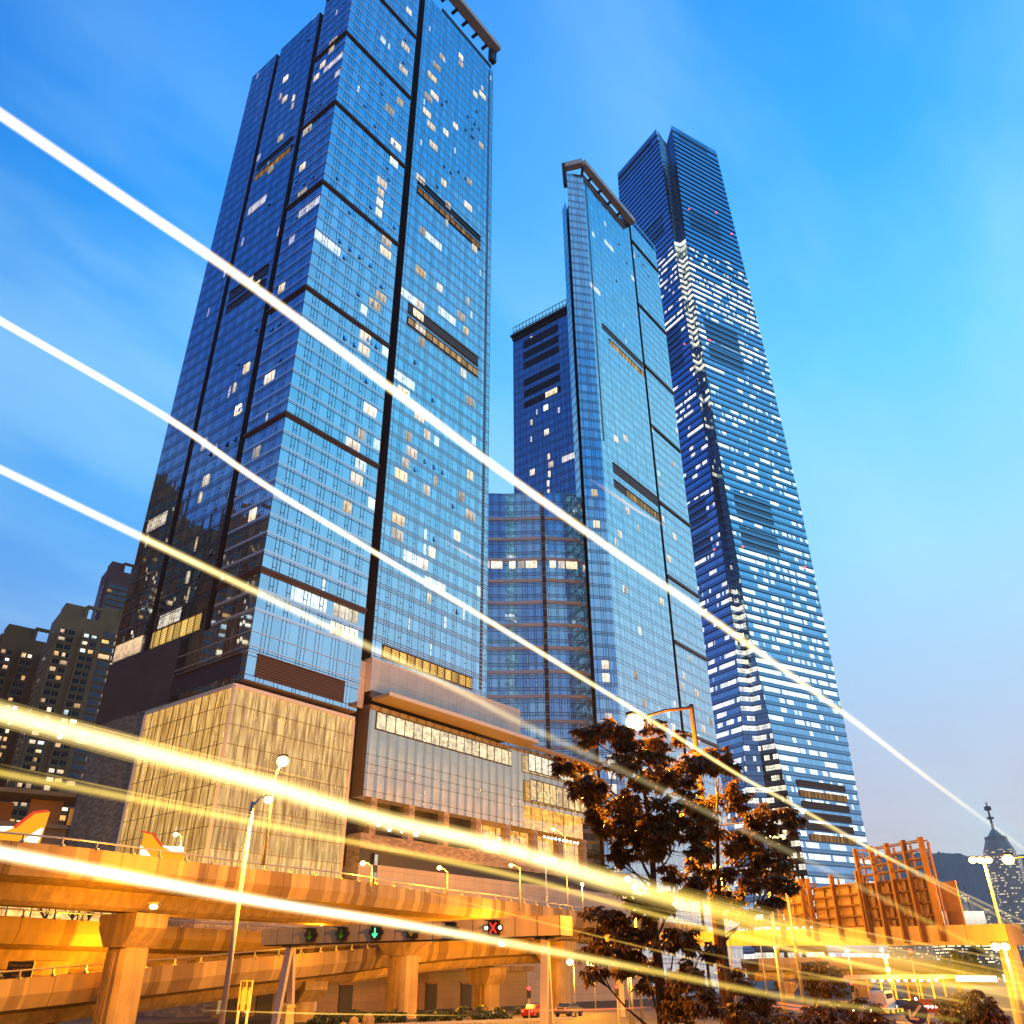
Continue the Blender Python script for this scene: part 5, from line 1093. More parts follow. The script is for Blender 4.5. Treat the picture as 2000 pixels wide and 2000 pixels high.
street_lamp('large glowing lamp on a long rusty arm above the tree', h1, p1, 0, 26 * P3, .15, hr=.44, m_pole=M['rust'])
h2 = at(552, 1487, 76); p2 = at(536, 1520, 77); street_lamp('dazzling street lamp in front of the glowing glass cube, standing on the upper viaduct', h2, p2, 12.3, 26 * P3, .14, hr=.52)
pt = at(494, 1566, 33); street_lamp('slender yellow-lit pole left of the dazzling lamp, running down to the bottom edge', pt + Vector((.5, .2, .1)), pt, 0, 40 * P3, .09, hr=.16, down=True)
sm = [((709, 1686), (728, 1690), 100, 12.3, 'small street lamp over the upper viaduct beside the light column on the stone base'),
      ((858, 1695), (875, 1702), 114, 12.3, 'small street lamp over the upper viaduct in the middle of the tiled wall'),
      ((998, 1690), (1016, 1694), 128, 12.3, 'small curved lamp over the upper viaduct near the left edge of the tree'),
      ((1081, 1620), (1104, 1632), 150, 12.3, 'bright street lamp under the podium corner left of the tree crown'),
      ((1137, 1727), (1137, 1735), 150, 12.3, 'tiny street lamp seen just left of the tree below the yellow streak'),
      ((343, 1630), (356, 1633), 112, 12.3, 'small street lamp in front of the left face of the glass cube')]
for (a, b_, D, zb, lb) in sm: street_lamp(lb, at(*a, D), at(*b_, D), zb, 13 * P3, .09, hr=.30)
sm2 = [((1224, 1751), 60, 'starry lamp glowing through the lower branches of the tree'), ((1226, 1717), 95, 'small lamp glowing through the middle of the tree'), ((1398, 1693), 90, 'small lamp among the right branches of the tree'),
       ((1219, 1879), 80, 'lower left of two small lamps left of the tree trunk'), ((1214, 1861), 96, 'upper of two small lamps left of the tree trunk'), ((1113, 1879), 120, 'small lamp by the fluted pillar right of the gantry leg'), ((1153, 1881), 132, 'small lamp between the fluted pillar and the tree')]
for (a, D, lb) in sm2: q = at(*a, D); street_lamp(lb, q, q + Vector((.5, .3, .15)), 0, 7 * P3, .08, hr=.006 * D / 1.6)
rt_p = {'white-yellow': 4}
rt_ = [((1487, 1683), 75, 1, 'bright lamp at the right edge of the tree crown'), ((1515, 1636), 82, 3, 'triple-headed lamp beside the foot of the tallest tower'), ((1915, 1680), 78, 3, 'double-headed yellow lamp on a tall pole in front of the pointed skyscraper'), ((1504, 1821), 100, 3, 'low triple lamp at the left end of the long sign gantry'), ((1954, 1849), 68, 2, 'white-yellow lamp under the right end of the long sign gantry')]
for (a, D, n_, lb) in rt_: q = at(*a, D); street_lamp(lb, q, q + Vector((.3, .1, -.25)), 0, (4 if 'white-yellow' in lb else 8) * P3, .14, heads=n_, hr=.28 if n_ > 1 else .36)
q = at(1969, 1679, 74); street_lamp('round glaring lamp on an arm reaching in from the right edge', q, q + Vector((5, 1, .4)), 0, 8 * P3, .14, hr=.40)
for (a, D, n_, lb) in (((1066, 1680), 140, 4, 'white row of lamps under the terrace edge left of the tree'), ((1484, 1823), 128, 2, 'white double lamp behind the tree near the horizon')):
    q = at(*a, D); street_lamp(lb, q, q + Vector((0, .4, .2)), 0, 0, .09, heads=n_, hr=.42, lit=M['lamp_w'])
for i, (a, D) in enumerate((((1654, 1857), 190), ((1722, 1855), 200), ((1729, 1870), 180), ((1734, 1893), 170))):
    q = at(*a, D); street_lamp(('small lamp above the left part of the yellow flyover', 'upper small lamp above the middle of the yellow flyover', 'lower small lamp at the parapet of the yellow flyover', 'small lamp under the yellow flyover over the terminus canopy')[i], q, q + Vector((.3, .4, .2)), 0, 14 * P3, .1, hr=.42)
# lamps fixed under the viaducts
def bulkhead(label, p, power, hr=.35):
    r = thing('bulkhead_lamp', p, label, 'lamp', 'lamps fixed under the viaducts'); b = MB(); b.ball(p, hr, 10, 6, 0, .6); b.build('lamp_bulb', M['lamp'], r, smooth=True)
    b = MB(); b.box(p + Vector((0, .15, hr * .75)), (1,0,0), (0,1,0), (0,0,1), hr * 1.2, hr, .08); b.build('bracket', M['steel_dark'], r); lamp_light(p - Vector((0, 2.0, .6)), power, r)
bulkhead('lamp on top of the nearest yellow pillar, under the upper viaduct', at(300, 1771, 80), 4 * P3)
bulkhead('lamp under the middle viaduct left of the nearest pillar', at(240, 1872, 93), 4 * P3)
bulkhead('lamp under the upper road below the red cross signal', at(981, 1844, 121), 9 * P3, .5)
bulkhead('faint lamp under the upper viaduct above the left end of the gantry', at(628, 1806, 103), 2 * P3, .2)
# street lamps beyond the frame on the camera's side of the road
for i, (x, y, z, pw) in enumerate(((-34, 14, 13, 16), (-70, 44, 15, 7), (14, -6, 12, 60), (36, 22, 12, 50), (66, 60, 13, 14), (-10, -10, 13, 55))):
    street_lamp('street lamp on the near side of the road, outside the picture', Vector((x, y, z)), Vector((x + 1.5, y - .5, z + .3)), 0, pw * P3, .12, hr=.4, down=True, col=SODIUM_RED)

# ------------------------------------------------------------------ trees
def leaves(mb, c, rx, rz, n, R, L0=.28, W0=.065):
    for _ in range(n):
        while True:
            d = Vector((R.uniform(-1, 1), R.uniform(-1, 1), R.uniform(-1, 1)))
            if .12 < d.length < 1: break
        p = c + Vector((d.x * rx, d.y * rx, d.z * rz)); k = R.randint(6, 10); a0 = R.uniform(0, 6.28); sh = R.random()
        for i in range(k):
            a = a0 + i * 6.283 / k + R.uniform(-.3, .3); dr = R.uniform(-.95, .1); L = L0 * R.uniform(.7, 1.25)
            o = Vector((cos(a) * cos(dr), sin(a) * cos(dr), sin(dr))); s = Vector((-sin(a), cos(a), R.uniform(-.4, .4))) * W0 * R.uniform(.8, 1.3)
            m_ = p + o * L * .5 + Vector((0, 0, .03)); e = p + o * L - Vector((0, 0, L * .22)); u = (min(1, max(0, sh * .6 + R.random() * .4)), 0)
            mb.face([p, m_ + s, e, m_ - s], [u] * 4)
def tree(label, cat, name, D, trunk, clusters, r0, R, lm=None, lod=1.0, ldens=1.0, L0=.29, W0=.068, thick=.8):
    tp = [at(px, py, D) for px, py in trunk]; tp[0].z = min(0, tp[0].z); 
    root = thing(name, Vector((tp[0].x, tp[0].y, 0)), label, cat)
    tb = Vector((tp[0].x, tp[0].y, 0)); pts = [tb] + tp[1:]
    n = len(pts); b = MB(); b.tube(pts, [r0 * (1 - .75 * i / (n - 1)) for i in range(n)], 9); b.build('trunk', M['bark'], root, smooth=True)
    lf = MB()
    for (px, py, rp) in clusters:
        lb = MB()
        Dd = D + R.uniform(-2.2, 2.2) * thick; c = at(px, py, Dd); r = rp * Dd * .871 / F
        # limb from the trunk point somewhat below the cluster
        tz = c.z - r * .9 - .5; j = min(range(n), key=lambda i: abs(pts[i].z - tz)); j = max(1, j)
        s = pts[j].lerp(pts[j-1], R.uniform(0, .5)); md = s.lerp(c, .55) + Vector((0, 0, -.12 * (c - s).length * R.random())); rl = max(.03, r0 * .30 * (1 - .5 * j / n))
        lb.tube([s, md, c], [rl, rl * .6, .018], 6)
        for _ in range(4):
            d = Vector((R.uniform(-1, 1), R.uniform(-1, 1), R.uniform(-.5, .9))) * r * .8; lb.tube([md.lerp(c, R.uniform(.3, .9)), c + d], [.03, .01], 4, caps=False)
        lb.build('limb', M['bark'], root)
        nn_ = int((20 + 105 * r * r) * ldens)
        for _ in range(5):
            cc = c + Vector((R.uniform(-1, 1), R.uniform(-1, 1), R.uniform(-.8, .7))) * r * .95; leaves(lf, cc, r * R.uniform(.4, .8), r * R.uniform(.25, .55), max(3, nn_ // 5), R, L0, W0)
    lf.build('crown', lm or M['leaf'], root)
    return root
R1 = random.Random(42)
TC1 = [(1185,1430,45),(1240,1450,55),(1148,1442,28),(1300,1462,38),(1120,1508,30),(1102,1500,16),(1170,1522,48),(1240,1530,60),(1310,1520,52),(1370,1495,34),(1210,1585,52),(1290,1590,62),(1168,1602,38),(1240,1645,50),(1320,1650,55),(1330,1712,36),(1250,1735,38),(1200,1680,34),(1180,1800,42),(1240,1812,34),(1158,1850,26),(1200,1872,40),(1250,1892,38),(1165,1902,20),(1320,1832,34),(1368,1862,30),(1340,1902,34),(1312,1935,30),(1366,1942,32),(1330,1986,34),(1290,1770,30),(1150,1560,24)]
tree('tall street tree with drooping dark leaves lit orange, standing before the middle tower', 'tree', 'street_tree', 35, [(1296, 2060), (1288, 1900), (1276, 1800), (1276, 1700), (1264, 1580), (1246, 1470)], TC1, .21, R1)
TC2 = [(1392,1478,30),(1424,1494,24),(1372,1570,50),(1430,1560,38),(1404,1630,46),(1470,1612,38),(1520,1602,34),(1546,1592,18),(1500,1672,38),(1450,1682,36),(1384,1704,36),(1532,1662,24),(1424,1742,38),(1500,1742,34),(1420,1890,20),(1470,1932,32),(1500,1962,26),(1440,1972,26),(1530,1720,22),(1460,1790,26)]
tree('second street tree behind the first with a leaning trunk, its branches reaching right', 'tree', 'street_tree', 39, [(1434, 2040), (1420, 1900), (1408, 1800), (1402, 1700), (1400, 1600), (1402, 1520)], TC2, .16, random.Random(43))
def bush(label, D, pts, R, lm=None, L0=.26, W0=.06, dens=1.0, cat='bush', name='shrub', ground=True):
    c0 = at(pts[0][0], pts[0][1], D); root = thing(name, Vector((c0.x, c0.y, 0)), label, cat); lf = MB(); lb = MB()
    for px, py, rp in pts:
        Dd = D + R.uniform(-1, 1); c = at(px, py, Dd); r = rp * Dd * .871 / F; leaves(lf, c, r, r * .8, int((12 + 60 * r * r) * dens), R, L0, W0)
        lb.tube([Vector((c0.x + (c.x - c0.x) * .5, c0.y + (c.y - c0.y) * .5, 0)), c], [.06, .02], 5)
    lb.build('stems', M['bark'], root); lf.build('leaves', lm or M['leaf'], root); return root
R2 = random.Random(77)
bush('dark orange-lit shrub at the bottom edge between the tree and the keep-left sign', 30, [(1640,1995,48),(1690,1990,40),(1600,1985,34),(1720,2005,30),(1560,2000,26)], R2)
bush('dark round shrub at the lower right corner', 34, [(1880,1968,32),(1912,1960,28),(1850,1965,22),(1905,1995,38),(1860,1998,30),(1935,1985,26)], R2)
bush('small leafy shrub at the foot of the second tree', 34, [(1470,1995,30),(1520,1990,26)], R2)
tree('large round green tree behind the terminus canopy at right', 'tree', 'round_tree', 165, [(1872, 1935), (1872, 1915), (1872, 1890)], [(1850,1885,22),(1880,1872,24),(1905,1880,20),(1925,1890,16),(1865,1898,18),(1895,1898,18),(1838,1890,12)], .35, R2, M['far_leaf'], ldens=.10, L0=1.0, W0=.3, thick=1.5)
tree('dim tree in front of the flyover left of the terminus', 'tree', 'round_tree', 120, [(1590, 1960), (1592, 1925), (1592, 1900)], [(1570,1905,20),(1600,1895,22),(1628,1905,18),(1590,1920,18),(1620,1925,16)], .25, R2, M['leaf'], ldens=.16, L0=.8, W0=.22, thick=1.0)
# planting strip and boulders under the ramp
kb = MB(); k0, k1 = at(560, 1999, 92), at(1120, 1990, 110); k0.z = k1.z = 0; kb.bar(k0 + Vector((0, 0, .12)), k1 + Vector((0, 0, .12)), .35, .24); tag(kb.build('kerb', M['kerb']), 'pale kerb along the planting strip below the gantry', 'kerb')
for i in range(9):
    px = 640 + i * 48 + R2.uniform(-12, 12); D = 95 + i * 2.2
    c = at(px, 1985, D); b_ = MB(); 
    for _ in range(5): leaves(b_, Vector((c.x + R2.uniform(-1, 1), c.y + R2.uniform(-.6, .6), .5 + R2.uniform(0, .5))), .7, .5, 9, R2, .55, .13)
    tag(b_.build('shrub', M['plant']), 'low shrub in the planting strip under the ramp', 'shrub', 'low shrubs in the planting strip')
for i, (px, D, r_) in enumerate(((672, 90, .4), (692, 92, .5), (720, 94, .6), (702, 90, .35))):
    c = at(px, 1985, D); b_ = MB(); b_.ball((c.x, c.y, r_ * .75), r_, 9, 7, 0, 1.3 if i in (1, 2) else .85)
    b_.v = [(x + R2.uniform(-.05, .05), y, z) for x, y, z in b_.v]
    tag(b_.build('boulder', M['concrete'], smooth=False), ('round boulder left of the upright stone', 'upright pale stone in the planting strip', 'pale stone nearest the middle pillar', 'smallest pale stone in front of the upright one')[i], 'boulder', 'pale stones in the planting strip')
# bare trees on the middle viaduct level
for i, (px, D, hh) in enumerate(((88, 112, 4.6), (140, 114, 5.4), (172, 116, 5.0), (222, 118, 4.4))):
    c = at(px, 1800, D); zb = c.z - .8; Rb = random.Random(90 + i)
    r = thing('bare_tree', Vector((c.x, c.y, zb)), ('thin bare tree before the white screen', 'spreading bare tree before the lit shops', 'forked bare tree right of the spreading one', 'low bushy bare tree nearest the pillar')[i], 'tree', 'bare trees under the upper viaduct')
    tr = MB(); b0 = Vector((c.x, c.y, zb)); tr.tube([b0 - Vector((0, 0, 5)), b0 + Vector((0, 0, hh * .3))], [.16, .12], 6); tr.build('trunk', M['steel_dark'], r)
    br = MB()
    def grow(p, d, L, rr, lev):
        e = p + d * L; br.tube([p, e], [rr, rr * .6], 4, caps=False)
        if lev:
            for _ in range(3): grow(e, (d + Vector((Rb.uniform(-.8, .8), Rb.uniform(-.4, .4), Rb.uniform(-.1, .5)))).normalized(), L * .72, rr * .6, lev - 1)
    for _ in range(5): grow(b0 + Vector((0, 0, hh * .2)), Vector((Rb.uniform(-.9, .9), Rb.uniform(-.3, .3), .7)).normalized(), hh * .24, .09, 3)
    br.build('branches', M['steel_dark'], r)

# ------------------------------------------------------------------ bus terminus, vehicles and small street furniture (right)
BT = thing('bus_terminus', at(1720, 1940, 150), 'yellow-lit bus terminus canopy on slim posts with a row of lamps', 'bus terminus')
t0, t1 = at(1650, 1912, 142), at(1852, 1912, 165); t0.z = t1.z = 0; td = (t1 - t0).normalized(); tn_ = Vector((td.y, -td.x, 0)); TL = (t1 - t0).length
b = MB(); b.box((t0 + t1) / 2 + Vector((0, 0, 4.0)), td, tn_, (0, 0, 1), TL / 2, 2.5, .28); b.build('canopy', M['cream'], BT)
b = MB()
for i in range(8): b.bar(t0 + td * (TL * (i + .5) / 8), t0 + td * (TL * (i + .5) / 8) + Vector((0, 0, 3.8)), .22)
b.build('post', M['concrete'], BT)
b = MB()
for i in range(9): b.ball(t0 + td * (TL * (.12 + i * .075)) + tn_ * 2.3 + Vector((0, 0, 3.55)), .26, 8, 5, 0, .5)
b.build('lamp_row', M['lamp_w'], BT); lamp_light(t0 + td * TL * .3 + tn_ * 3.5 + Vector((0, 0, 3.0)), 8 * P3, BT); lamp_light(t0 + td * TL * .75 + tn_ * 3.5 + Vector((0, 0, 3.0)), 8 * P3, BT)
b = MB(); w0, w1 = at(1866, 1911, 150), at(1947, 1912, 150); b.bar(w0, w1, .8, .75); b.bar(at(1960, 1911, 140), at(1976, 1911, 140), .8, .9); r = b.build('strip_lights', M['lit_white'], BT)
def car(label, pos, az, body, tail=False, van=False):
    r = thing('car' if not van else 'minibus', Vector((pos.x, pos.y, 0)), label, 'car' if not van else 'minibus', 'vehicles near the bus terminus')
    a = azdir(az); n = Vector((a.y, -a.x, 0)); P = lambda x, y, z: Vector((pos.x, pos.y, 0)) + a * x + n * y + Vector((0, 0, z))
    Lh, Wh = (2.15, .88) if not van else (3.4, 1.05)
    prof = [(-Lh, .35), (-Lh, .95), (-Lh * .72, 1.0), (-Lh * .5, 1.42), (Lh * .22, 1.42), (Lh * .55, .98), (Lh, .85), (Lh, .35)] if not van else [(-Lh, .4), (-Lh, 2.3), (-Lh * .95, 2.5), (Lh * .8, 2.5), (Lh, 1.3), (Lh, .4)]
    b = MB()
    for s in (-1, 1): b.face([P(x, s * (Wh - (.14 if z > 1.05 else 0)), z) for x, z in (prof if s > 0 else reversed(prof))])
    for i in range(len(prof)):
        (x0, z0), (x1, z1) = prof[i], prof[(i + 1) % len(prof)]; w0 = Wh - (.14 if z0 > 1.05 else 0); w1 = Wh - (.14 if z1 > 1.05 else 0)
        b.face([P(x0, -w0, z0), P(x1, -w1, z1), P(x1, w1, z1), P(x0, w0, z0)])
    b.build('body', body, r)
    b = MB()
    if van:
        for s in (-1, 1): b.box(P(-.2, s * (Wh - .11), 1.85), a, n, (0, 0, 1), 2.7, .02, .38)
        b.box(P(Lh * .92, 0, 1.85), (a * .5 - Vector((0, 0, 1)) * .85).normalized(), n, (a * .85 + Vector((0, 0, .5))).normalized(), .5, .9, .03)
    else:
        for s in (-1, 1): b.box(P(-.25, s * (Wh - .06), 1.2), a, n, (0, 0, 1), .85, .02, .16)
        b.box(P(Lh * .39, 0, 1.2), (a * .62 - Vector((0, 0, .78))).normalized(), n, (a * .78 + Vector((0, 0, .62))).normalized(), .28, .66, .03); b.box(P(-Lh * .62, 0, 1.22), (a * -.6 - Vector((0, 0, .8))).normalized(), n, (a * -.8 + Vector((0, 0, .6))).normalized(), .24, .66, .03)
    b.build('window', M['dkglass'], r)
    for x in (-Lh * .62, Lh * .62):
        for s in (-1, 1):
            b = MB(); q = P(x, s * (Wh - .02), .33); b.tube([q - n * .11, q + n * .11], .33, 12); b.build('wheel', M['tyre'], r)
    for s in (-1, 1):
        b = MB(); b.ball(P(Lh, s * Wh * .72, .68), .15, 8, 6); b.build('headlight', M['headlight'], r)
        b = MB(); b.ball(P(-Lh, s * Wh * .72, .8), .13, 8, 6); b.build('tail_light', M['red'], r)
    return r
cs = [mat('car_red', (.28, .02, .015), .3, var=0), mat('car_silver', (.45, .45, .45), .3, .5, var=0), mat('car_white', (.6, .58, .52), .35, var=0), mat('car_dark', (.03, .03, .04), .3, var=0)]
for i, (px, D, az, m_, van, lb) in enumerate(((1662, 118, 215, 0, 0, 'red taxi at the left end of the bus terminus'), (1690, 124, 210, 1, 0, 'silver car beside the red taxi'), (1722, 130, 30, 2, 1, 'white minibus under the terminus canopy'), (1762, 136, 212, 3, 0, 'dark car under the right half of the terminus canopy'), (1810, 140, 214, 2, 0, 'white car at the right end of the terminus'), (1110, 118, 30, 3, 0, 'dark car showing tail lights beyond the gantry leg'), (1050, 112, 35, 0, 0, 'red car behind the right gantry leg'))):
    p = at(px, 1945, D); car(lb, p, az, cs[m_], van=bool(van))
def signal(label, p, col):
    r = thing('traffic_signal', Vector((p.x, p.y, 0)), label, 'traffic light', 'red traffic lights'); b = MB(); b.bar((p.x, p.y, 0), (p.x, p.y, p.z - .3), .11); b.build('post', M['steel'], r)
    b = MB(); b.box((p.x, p.y, p.z - .3), (1,0,0), (0,1,0), (0,0,1), .18, .15, .5); b.build('housing', M['black'], r); b = MB(); b.ball((p.x, p.y - .16, p.z), .16 if p.y < 125 else .3, 8, 6); b.build('lamp', col, r)
signal('red traffic light just left of the right gantry leg', at(1033, 1930, 88), M['red']); signal('red traffic light left of the tree trunk', at(1204, 1927, 95), M['red']); signal('red traffic light under the long sign gantry', at(1777, 1858, 150), M['red']); signal('red traffic light at the left end of the terminus', at(1662, 1921, 110), M['red'])
KL = thing('keep_left_sign', at(1788, 1990, 44), 'round dark sign with a white down-left arrow at lower right', 'sign'); c = at(1788, 1977, 44); vd = Vector((-c.x, -c.y, 0)).normalized(); vx = Vector((-vd.y, vd.x, 0))
if vx.x < 0: vx = -vx
b = MB(); b.tube([c - vd * .03, c + vd * .03], .46, 24); b.build('disc', mat('sign_blue', (.05, .05, .10), .4, var=0), KL)
b = MB(); e = c + vd * .05; b.bar(e + vx * .26 + Vector((0, 0, .26)), e - vx * .18 - Vector((0, 0, .18)), .10, .02, 0, vd); b.bar(e - vx * .27 - Vector((0, 0, .22)), e + vx * .08 - Vector((0, 0, .25)), .09, .02, 0, vd); b.bar(e - vx * .25 - Vector((0, 0, .26)), e - vx * .22 + Vector((0, 0, .10)), .09, .02, 0, vd); b.build('arrow', M['white'], KL)
b = MB(); b.bar(c - vd * .07 - Vector((0, 0, .4)), Vector((c.x, c.y, 0)) - vd * .07, .08); b.build('post', M['steel'], KL)
AB = thing('arrow_board', at(1808, 1990, 48), 'small black board with a flashing arrow of white lamps above the keep-left sign', 'sign'); c = at(1808, 1964, 48)
b = MB(); b.box(c, vx, vd, (0, 0, 1), .52, .05, .26); b.build('board', M['redx'] if False else mat('board_red', (.16, .01, .01), .5, var=0), AB)
b = MB()
for i in range(5): b.ball(c + vx * (-.25 + i * .17) - Vector((0, 0, .04)) + vd * .08, .055, 6, 4)
for q in ((-.36, .04), (-.44, -.04), (-.52, -.04), (-.42, .16), (-.36, .26), (-.42, -.16), (-.36, -.26)): b.ball(c + vx * q[0] + Vector((0, 0, q[1])) + vd * .08, .055, 6, 4)
b.build('lamps', M['lamp_w'], AB); b = MB(); b.bar(c - Vector((0, 0, .3)), Vector((c.x, c.y, 0)), .08); b.build('post', M['steel'], AB)
# lane lines on the road at right
ln = MB()
for k in range(3):
    for i in range(14):
        a_ = polar(24, 34) + azdir(38.9) * (i * 7) + Vector((k * 4.2, -k * 3.2, 0)); e_ = a_ + azdir(38.9) * 3; s_ = Vector((azdir(38.9).y, -azdir(38.9).x, 0)) * .08
        ln.face([(*(a_ - s_).xy, .006), (*(a_ + s_).xy, .006), (*(e_ + s_).xy, .006), (*(e_ - s_).xy, .006)])
tag(ln.build('road_markings', M['paint']), None, None, kind='structure')
ISL = MB(); i0, i1 = at(1500, 1990, 60), at(1980, 1978, 70); i0.z = i1.z = 0; ISL.bar(i0 + Vector((0, 0, .07)), i1 + Vector((0, 0, .07)), 1.6, .14); tag(ISL.build('traffic_island', M['kerb']), 'low pale traffic island across the road behind the keep-left sign', 'traffic island')
RL = thing('guard_railing', at(1830, 1990, 52), 'dark pedestrian railing beside the keep-left sign', 'railing'); r0_, r1_ = at(1800, 1985, 52), at(1850, 1990, 46); r0_.z = r1_.z = 0
b = MB()
for z in (.25, 1.05): b.bar(r0_ + Vector((0, 0, z)), r1_ + Vector((0, 0, z)), .06)
for i in range(14): q = r0_.lerp(r1_, i / 13); b.bar(q, q + Vector((0, 0, 1.05)), .035)
b.build('rails', M['steel_dark'], RL)

# ------------------------------------------------------------------ light streaks: time-exposure trails of passing vehicle lights, built as glowing tubes
def streak_mat(name, stops, k=1.0):
    m = bpy.data.materials.new(name); m.use_nodes = True; g = NG(m.node_tree)
    u = g.xyz(g.n('ShaderNodeTexCoord').outputs['UV'])[0]
    c = g.ramp(u, [(p, tuple(min(1, q) for q in col)) for p, col, s in stops]); s = g.ramp(u, [(p, s / 4.0) for p, col, s in stops])
    fl = g.lin(g.noise(g.vec(g.m('MULTIPLY', u, 26.0), 0, 0), 1.0, 3.0, .7), .3, .7, .82, 1.15)
    t = g.n('ShaderNodeBsdfTransparent')
    g.out(g.adds(t.outputs[0], g.emis(c, g.m('MULTIPLY', g.m('MULTIPLY', s, 4.0 * k), fl)))); m.cycles.emission_sampling = 'NONE'; return m
def dist(px, d=8.0):
    az = math.degrees(math.atan2(*ray(px, 1800).xy)); return d / sin(rad(max(6.5, 39.5 - az)))
def streak(label, pts, stops, shells=((1.0, .10), (.82, .16), (.64, .26), (.48, .38), (.30, .40)), d=8.0):
    """pts: (px, py, width px).  A bundle of nested glowing tubes along the road's direction."""
    P_ = smooth_path([at(px, py, dist(px, d)) for px, py, w_ in pts], 6); n = len(pts); rr = []
    for i in range(n - 1):
        for k in range(6):
            t = k / 6; w_ = pts[i][2] * (1 - t) + pts[i + 1][2] * t; px = pts[i][0] * (1 - t) + pts[i + 1][0] * t; rr.append(w_ / 2 * dist(px, d) / F * .92)
    rr.append(pts[-1][2] / 2 * dist(pts[-1][0], d) / F * .92)
    b = MB(); ms = []
    for i, (f_, k) in enumerate(shells):
        wq = (.75, .45, .15, 0, 0)[i]; ms.append(streak_mat('streak_glow', [(p, tuple(c_ * (1 - wq) + o_ * wq for c_, o_ in zip(c, (1, .62, .12))), s) for p, c, s in stops], k / 2)); b.tube(P_, [q * f_ for q in rr], 10, i, caps=False, ulen=True)
    o = b.build('light_streak', ms, smooth=True); tag(o, label, 'light streak', 'light streaks along the near road'); return o
S_ = 1.0352
def dsp(*p): return [(x * S_, y * S_, w_) for x, y, w_ in p]
WH, YW, YE, OR, GR = (1, .95, .72), (1, .84, .36), (1, .70, .12), (1, .42, .03), (.85, .62, .08)
streak('topmost white light streak crossing both glass towers', dsp((-40, 188, 42), (0, 215, 33), (235, 375, 33), (470, 535, 31), (740, 735, 29), (940, 885, 26), (1170, 1048, 23), (1340, 1165, 21), (1600, 1352, 16), (1780, 1490, 12), (1960, 1622, 10)),
       [(0, WH, 2.6), (.2, WH, 2.2), (.32, YW, 1.5), (.45, YW, .95), (.55, YW, .55), (.66, YE, .36), (.8, (1, .95, .6), .16), (1, (1, .95, .6), .10)])
streak('second light streak from the top, thin and white, ending behind the tree', dsp((-40, 580, 26), (0, 605, 21), (310, 785, 20), (500, 915, 19), (700, 1038, 17), (900, 1158, 17), (1100, 1280, 15), (1230, 1360, 14), (1400, 1466, 12), (1500, 1520, 12), (1700, 1632, 10), (1960, 1768, 8)),
       [(0, WH, 2.4), (.1, WH, 1.9), (.25, YW, 1.2), (.4, YW, .8), (.55, YW, .45), (.75, YE, .26), (1, YE, .12)])
streak('third light streak from the top, fading to pale yellow across the podium', dsp((-40, 866, 24), (0, 885, 20), (270, 1015, 22), (480, 1115, 24), (700, 1222, 26), (860, 1300, 24), (1000, 1372, 24), (1200, 1466, 22), (1390, 1560, 20), (1600, 1662, 18), (1960, 1846, 12)),
       [(0, WH, 2.0), (.06, YW, 1.0), (.12, (1, .85, .4), .5), (.22, (1, .85, .45), .18), (.4, (1, .85, .45), .14), (.6, GR, .22), (.8, GR, .22), (1, GR, .12)])
streak('broad blazing yellow light streak above the glass cube, turning orange at right', dsp((-40, 1334, 56), (0, 1345, 48), (250, 1412, 50), (500, 1480, 46), (700, 1541, 42), (940, 1597, 40), (1150, 1662, 46), (1350, 1716, 52), (1600, 1783, 60), (1960, 1872, 60)),
       [(0, YW, 1.9), (.12, YW, 2.0), (.2, YW, 1.6), (.28, YE, .95), (.38, YE, .5), (.5, (1, .6, .06), .32), (.7, (1, .52, .04), .24), (1, (1, .5, .04), .2)])
streak('thin yellow light streak just under the broad one', dsp((-40, 1450, 20), (0, 1458, 20), (200, 1497, 22), (500, 1556, 20), (940, 1645, 18), (1170, 1708, 16), (1400, 1768, 15), (1700, 1838, 12), (1960, 1890, 10)),
       [(0, YE, .6), (.15, YE, .6), (.35, YE, .5), (.6, (1, .7, .12), .4), (1, (1, .6, .08), .22)])
streak('lowest white light streak along the upper viaduct parapet', dsp((-40, 1602, 46), (0, 1609, 31), (250, 1656, 30), (500, 1702, 26), (750, 1742, 23), (1000, 1787, 22), (1200, 1826, 18), (1500, 1884, 16), (1700, 1910, 12), (1960, 1946, 10)),
       [(0, WH, 2.3), (.09, WH, 1.9), (.16, YW, 1.2), (.24, YE, .7), (.36, YE, .4), (.55, GR, .22), (1, GR, .15)])
streak('wide dim amber streak under the broad yellow one, right of the tree', dsp((1180, 1668, 20), (1350, 1726, 46), (1550, 1790, 80), (1750, 1845, 100), (1960, 1900, 110)), [(0, OR, .1), (.3, OR, .32), (.7, (1, .55, .05), .36), (1, OR, .3)])
streak('short orange streak beside the chamfered corner of the middle tower', dsp((1108, 900, 6), (1150, 928, 16), (1210, 968, 10), (1290, 1010, 3)), [(0, OR, .02), (.4, (1, .5, .25), .45), (1, OR, .02)])
streak('short faint orange streak on the right wing of the left tower', dsp((840, 1020, 4), (880, 1045, 10), (930, 1072, 4)), [(0, OR, .02), (.5, (1, .45, .2), .4), (1, OR, .02)])
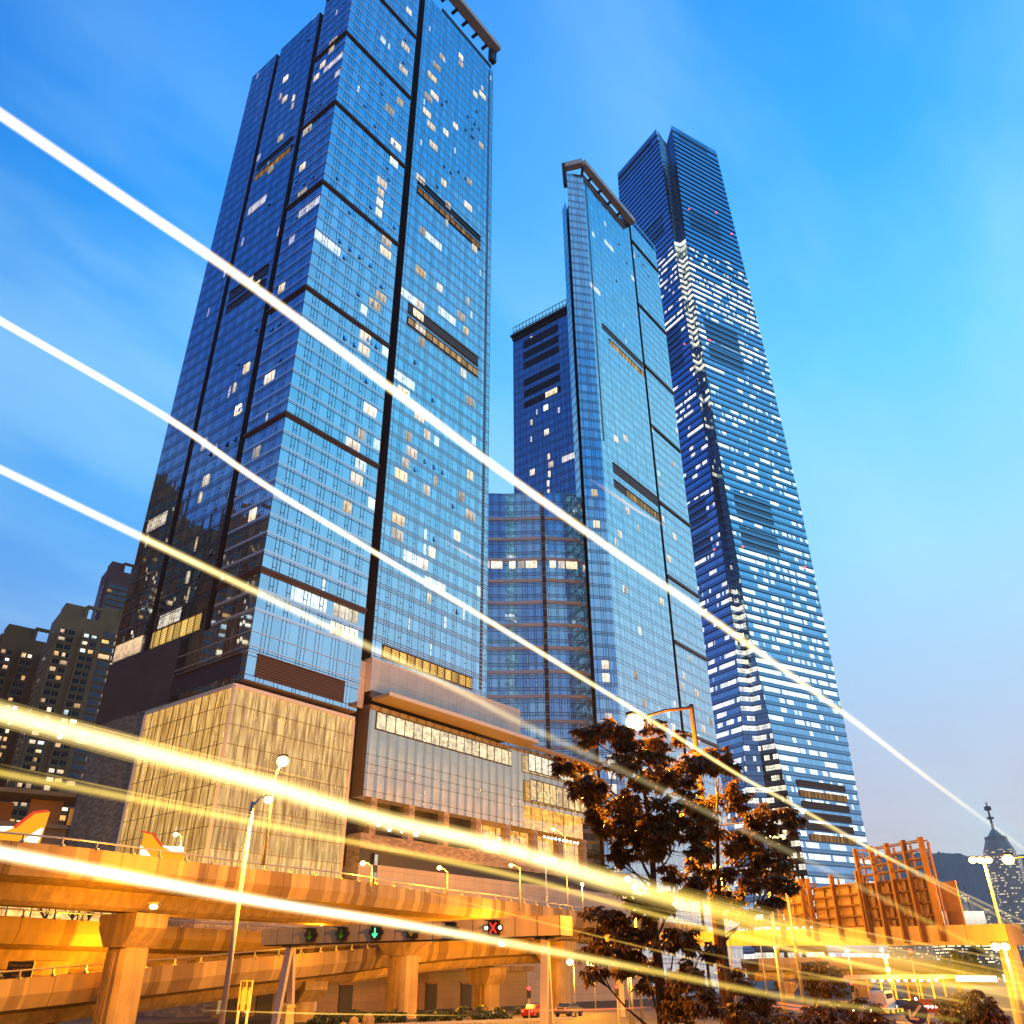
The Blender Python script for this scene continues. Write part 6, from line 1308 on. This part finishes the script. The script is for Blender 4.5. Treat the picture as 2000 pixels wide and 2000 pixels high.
FAN = (((1050, 1650), (1960, 1846), 4, OR, 'hair-thin amber streak fanning right just under the broad one'), ((1120, 1690), (1960, 1862), 5, YE, 'fine yellow streak crossing the tree below the broad one'), ((1230, 1735), (1960, 1884), 6, OR, 'fine orange streak fanning over the long sign gantry beam'),
       ((1290, 1790), (1960, 1915), 5, YE, 'fine yellow streak running past the terminus canopy'), ((1350, 1700), (1960, 1822), 4, (1, .6, .2), 'pale amber streak across the brown sign backs'), ((760, 1672), (1500, 1856), 4, OR, 'fine orange streak dropping from the viaduct to the tree trunk'),
       ((1500, 1530), (1960, 1752), 5, (1, .75, .4), 'pale streak crossing the upper sign frame'), ((1400, 1835), (1960, 1868), 8, (1, .5, .05), 'low orange streak in front of the far flyover'), ((0, 1442), (640, 1570), 4, YE, 'hair-thin yellow streak riding on top of the thin yellow one'), ((0, 1326), (620, 1478), 4, (1, .6, .15), 'hair-thin amber streak riding along the top of the broad one'))
for a_, b_, w_, c_, lb in FAN:
    streak(lb, dsp((*a_, w_), ((a_[0] + b_[0]) / 2, (a_[1] + b_[1]) / 2 + 3, w_ * 1.2), (*b_, w_)), [(0, c_, .12), (.25, c_, .5), (.6, c_, .45), (1, c_, .2)], shells=((1.0, .3), (.5, .6)))
for i, (a_, b_, w_, c_) in enumerate((((1380, 1878), (1620, 1912), 5, (1, .06, .02)), ((1420, 1893), (1690, 1925), 6, (1, .10, .02)), ((1500, 1908), (1760, 1934), 5, (1, .30, .03)), ((1540, 1899), (1930, 1905), 4, (1, .45, .05)), ((1000, 1906), (1230, 1900), 5, (1, .08, .02)), ((380, 1906), (880, 1916), 4, (1, .5, .06)))):
    lb = ('low red streak right of the tree trunks', 'second low red streak nearer the bottom edge', 'low orange-red streak above the bottom shrub', 'thin orange streak over the traffic island', 'low red streak behind the right gantry legs', 'thin amber streak by the left gantry legs')[i]
    streak(lb, dsp((*a_, w_), ((a_[0] + b_[0]) / 2, (a_[1] + b_[1]) / 2 + 2, w_), (*b_, w_ * .7)), [(0, c_, .1), (.3, c_, .9), (.7, c_, .8), (1, c_, .1)], d=17)
# ------------------------------------------------------------------ evening haze over the harbour
hz = MB(); hz.abox(-3500, 3500, -200, 5200, -1, 620)
hm = bpy.data.materials.new('haze'); hm.use_nodes = True; g = NG(hm.node_tree)
pv = g.n('ShaderNodeVolumePrincipled'); g.put(pv.inputs['Color'], (1.0, .93, .86)); pv.inputs['Density'].default_value = 0.9e-4; pv.inputs['Anisotropy'].default_value = .2
ho = g.n('ShaderNodeOutputMaterial'); g.nt.links.new(pv.outputs[0], ho.inputs['Volume'])
tag(hz.build('haze', hm), None, None, kind='stuff')
